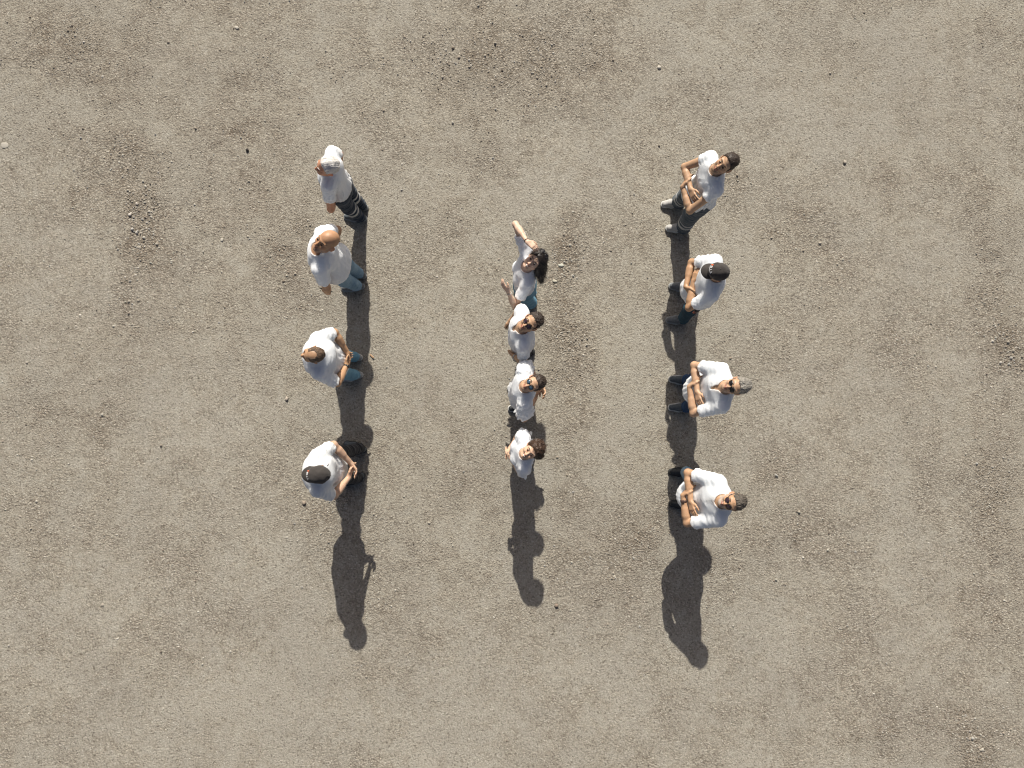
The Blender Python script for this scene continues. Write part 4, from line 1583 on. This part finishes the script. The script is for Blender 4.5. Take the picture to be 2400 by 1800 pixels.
# ---- middle row
Person('dark-haired woman in jeans, one arm raised to her head, middle row',
       (0.28, 1.60), 2, h=1.66, g=1.05, female=True, seed=21, lean=(0.0, -0.08), base=(0.0, 0.0),
       footL=(-0.10, 0.07, 8), footR=(-0.10, -0.07, -8), shR=(0.0, -0.03, 0.05),
       armR=((0.105, -0.495, 1.645), (-0.01, -0.265, 1.770), (-0.78, 0.60, 0.02), (-0.2, 0.4, -0.9), 0.65),
       armL=((0.13, 0.325, 1.215), (0.205, 0.190, 1.425), (0.52, -0.60, 0.45), (-0.5, -0.7, -0.3), 0.40),
       head=(38, 58, -8), skin=(0.70, 0.49, 0.365), lip=(0.42, 0.15, 0.13), smile=1.0, teeth=True, hs=1.05, shut_eyes=False,
       shirt='white_blouse', trousers='mid_denim', legw=1.12, ankle=0.082, cuff=-0.055, hem=1.02, shoe='shoe_grey', sole='sole_white', sleeve=0.62, sleeve_r=1.12,
       hair=dict(mat='hair_black', t=0.009, plane=0.004, style='long', strands=3000, spike=0.05, slen=0.060, rough=0.0014),
       locks=[((-0.045, 0.03, 0.0), (-0.060, 0.105, -0.08), 0.055, 0.042), ((-0.060, 0.105, -0.08), (-0.070, 0.170, -0.18), 0.042, 0.026),
              ((-0.07, 0.00, 0.0), (-0.085, 0.06, -0.10), 0.055, 0.040), ((-0.085, 0.06, -0.10), (-0.095, 0.115, -0.19), 0.040, 0.022),
              ((-0.03, 0.07, -0.02), (-0.035, 0.130, -0.12), 0.030, 0.020)],
       glasses=dict(lens='lens_black', up=True),
       extras=(watch('R', 'strap_black', at=0.93, width=0.008, r=0.029, name='bracelet', face=False),
               watch('L', 'silver_white', at=0.88, width=0.006, r=0.030, name='bracelet', face=False)))

Person('young man in round sunglasses with hands in his pockets, second in the middle row',
       (0.265, 0.99), 2, h=1.74, g=0.98, seed=22, lean=(0.02, -0.03), base=(0.02, 0.0),
       footL=(-0.09, 0.08, 6), footR=(-0.09, -0.08, -6),
       armL=((0.01, 0.300, 1.12), (0.105, 0.215, 0.93), (0.2, -0.35, -0.9), (-0.3, -0.9, 0), 0.3),
       armR=((0.02, -0.285, 1.13), (0.125, -0.195, 0.94), (0.3, 0.35, -0.85), (-0.3, 0.9, 0), 0.3),
       head=(30, 58, -4), skin=SK_MID, beard=((0.20, 0.13, 0.09), 0.25), smile=0.5, vneck=0.03, sleeve=0.6,
       trousers='black_cloth', shoe='shoe_black', sole='sole_black',
       hair=dict(mat='hair_dark', t=0.003, plane=0.030, top=0.008, spike=0.45, rough=0.003, slen=0.024, strands=2400),
       glasses=dict(lens='lens_violet', rx=0.024, rz=0.022),
       extras=(watch('L', 'steel', 'silver_white', 0.9, up_=(0.5, 0.8, 0)),))

Person('young man with cropped hair in blue mirrored sunglasses, third in the middle row',
       (0.265, 0.345), 0, h=1.68, g=0.96, seed=23, lean=(-0.015, -0.06), base=(0.02, -0.02),
       footL=(-0.04, 0.105, 12), footR=(-0.03, -0.125, -8),
       armL=((0.0, 0.270, 1.15), (-0.135, 0.035, 1.0), (-0.4, -0.85, 0.0), (-0.9, 0.2, 0.2), 0.6),
       armR=((-0.020, -0.320, 1.17), (-0.190, -0.105, 1.045), (-0.45, 0.8, 0.1), (0.6, 0.5, 0.5), 0.7),
       head=(22, 58, -2), skin=(0.55, 0.35, 0.225), hs=1.0, sleeve=0.66, sleeve_r=1.18, flare=0.022, loose=1.4,
       trousers='charcoal_cloth', shoe='shoe_black', sole='sole_white',
       hair=dict(mat='hair_dark', t=0.004, plane=0.026, top=0.004, spike=0.5, rough=0.003, slen=0.014, strands=2000),
       glasses=dict(lens='lens_blue', rx=0.024, rz=0.020))

Person('smiling woman with brown hair and hands joined in front, bottom of the middle row',
       (0.275, -0.28), 0, h=1.60, g=1.0, female=True, seed=24, lean=(0.005, 0.0), base=(0.02, 0.0),
       footL=(-0.10, 0.075, 6), footR=(-0.10, -0.075, -6),
       armL=((0.035, 0.255, 1.13), (0.165, 0.075, 1.04), (0.55, -0.75, -0.25), (-0.8, -0.5, 0), 0.5),
       armR=((0.035, -0.255, 1.13), (0.170, -0.060, 1.03), (0.50, 0.80, -0.2), (-0.8, 0.5, 0), 0.5),
       head=(32, 58, -2), skin=(0.66, 0.44, 0.31), lip=(0.42, 0.16, 0.13), smile=1.0, teeth=True, hs=1.05,
       shirt='white_blouse', trousers='charcoal_cloth', shoe='shoe_black', sole='sole_white', sleeve=0.55, sleeve_r=1.2, flare=0.020, fold=1.3,
       hair=dict(mat='hair_brown', t=0.012, plane=0.006, style='bob', top=0.006, strands=2600, spike=0.3, rough=0.004, slen=0.035),
       locks=[((-0.05, 0.01, -0.01), (-0.075, 0.05, -0.06), 0.070, 0.050), ((-0.03, -0.06, 0.0), (-0.05, -0.07, -0.05), 0.035, 0.028)])

# ---- right row
Person('man with folded arms in striped grey work trousers and pale shoes',
       (2.31, 2.62), 8, h=1.78, g=0.96, seed=31, lean=(0.04, -0.06), drape=0.07, **crossed('L', 0.045, 0.02, False, 0.235),
       footL=(0.04, 0.135, -4), footR=(0.05, -0.185, -6),
       head=(20, 38, -4), skin=SK_MID, beard=((0.16, 0.10, 0.07), 0.45), sleeve=0.36, sleeve_r=0.98, fold=1.35, vneck=0.0,
       trousers='slate_twill', stripes=((0.30, 0.335), (0.215, 0.25)), legw=1.28, ankle=0.07, shoe='shoe_pale', sole='sole_white', laces='lace_grey', hem=0.76,
       hair=dict(mat='hair_dark', t=0.004, plane=0.024, top=0.010, spike=0.35, rough=0.0016, slen=0.020, strands=2000),
       extras=(watch('L', 'strap_brown', at=0.95, width=0.006, r=0.030, name='bracelet', face=False),))

Person('man in black cap with folded arms and dark jeans, second in the right row',
       (2.29, 1.51), -6, h=1.75, g=1.03, seed=32, lean=(0.04, -0.05), drape=0.09, **crossed('R', 0.0, 0.0),
       footL=(0.0, 0.185, 12), footR=(0.0, -0.215, -6), belly=0.2,
       head=(-4, -10, 0), skin=SK_TAN, vneck=0.0, trousers='dark_denim', shoe='shoe_grey', sole='sole_grey', laces='lace_dark', hem=0.82, sleeve=0.72,
       hair=dict(mat='hair_dark', t=0.004, plane=0.01, spike=0.1, rough=0.002, slen=0.01, strands=400), cap=True,
       extras=(hip_thing('belt_pouch', (0.055, 0.222, 0.845), (0.028, 0.012, 0.05), 'strap_black', 10,
                         ([V(0.075, 0.232, 0.87), V(0.085, 0.236, 0.82), V(0.07, 0.236, 0.78), V(0.05, 0.234, 0.82)], 0.006, 'cord', 'orange_plastic')),))

Person('man with swept grey hair and black sunglasses, arms folded, third in the right row',
       (2.31, 0.40), 0, h=1.79, g=1.04, seed=33, lean=(-0.02, 0.0), drape=0.10, **crossed('L', 0.0, 0.0),
       footL=(0.02, 0.160, 4), footR=(0.01, -0.165, -10),
       head=(6, 42, 0), skin=(0.52, 0.335, 0.215), beard=((0.36, 0.28, 0.22), 0.35), brow='hair_silver', vneck=0.03, sleeve=0.74, smile=0.3,
       trousers='indigo_denim', shoe='shoe_slate', sole='sole_white', laces='lace_dark', hem=0.80, loose=1.4,
       hair=dict(mat='hair_silver', t=0.005, plane=0.024, style='swept', top=0.008, spike=0.2, rough=0.002, slen=0.028, strands=1400),
       glasses=dict(lens='lens_black', rx=0.025, rz=0.020),
       extras=(hip_thing('belt_pouch', (0.05, 0.222, 0.93), (0.065, 0.018, 0.05), 'strap_black', 4),))

Person('grey-bearded man in sunglasses with folded arms and wristband, bottom of the right row',
       (2.26, -0.755), 0, h=1.77, g=1.14, seed=34, lean=(-0.02, 0.0), belly=0.8, drape=0.14, **crossed('L', 0.035, 0.0, True, 0.262),
       footL=(-0.02, 0.190, 0), footR=(-0.02, -0.200, -4),
       head=(8, 42, 0), skin=(0.49, 0.30, 0.18), beard=((0.42, 0.39, 0.36), 0.8), brow='hair_saltpepper', vneck=0.05, sleeve=0.78, smile=0.4, face_w=1.05,
       trousers='light_denim', shoe='shoe_black', sole='sole_black', hem=0.82, loose=1.5,
       hair=dict(mat='hair_saltpepper', t=0.005, plane=0.016, top=0.003, spike=0.35, rough=0.003, slen=0.016, strands=2000),
       glasses=dict(lens='lens_violet', rx=0.026, rz=0.021),
       extras=(watch('L', 'strap_brown', 'strap_brown', 0.80, 0.022, r=0.032, up_=(0.6, 0, 1)),))

# ---- held things
def build_phone():
    p, W, fd, pn, th = phone_at['m']
    c = W + fd * 0.10 + pn * 0.030 + th * 0.02
    ax = unit(th * 0.9 + fd * 0.3)
    n = unit(pn - ax * (pn @ ax))
    R3 = np.stack([ax, np.cross(n, ax), n], axis=1)
    v, f = boxmesh((0, 0, 0), R3, 0.072, 0.036, 0.0045, 0.35)
    ob = mesh_obj('phone', v, f, M['phone_black'], smooth=False)
    mw = Matrix.Translation(p.root.location) @ p.root.rotation_euler.to_matrix().to_4x4()
    ob.location = mw @ Vector((c * p.s).tolist())
    ob.rotation_euler = p.root.rotation_euler
    v, f = boxmesh(R3 @ V(0.052, 0.018, 0.006), R3, 0.010, 0.010, 0.002, 0.3)
    mesh_obj('camera_lens', v, f, M['frame_black'], ob, smooth=False)
    tag(ob, "black phone held in the bald man's lowered hand", 'phone')
build_phone()

def build_cigarette():
    p, W, fd, pn, th = cig_at['m']
    c = W + fd * 0.105 + pn * 0.022 + th * 0.02
    ax = unit(th * 0.9 + fd * 0.45)
    v, f = tube([-ax * 0.03, ax * 0.045], 0.0045, 8)
    ob = mesh_obj('pen', v, f, M['silver_white'])
    mw = Matrix.Translation(p.root.location) @ p.root.rotation_euler.to_matrix().to_4x4()
    ob.location = mw @ Vector((c * p.s).tolist())
    ob.rotation_euler = p.root.rotation_euler
    v, f = tube([ax * 0.043, ax * 0.052], [0.0035, 0.0015], 8)
    mesh_obj('tip', v, f, M['frame_black'], ob)
    tag(ob, "small silver pen held behind the back of the man in black cap and black trousers", 'pen')
build_cigarette()
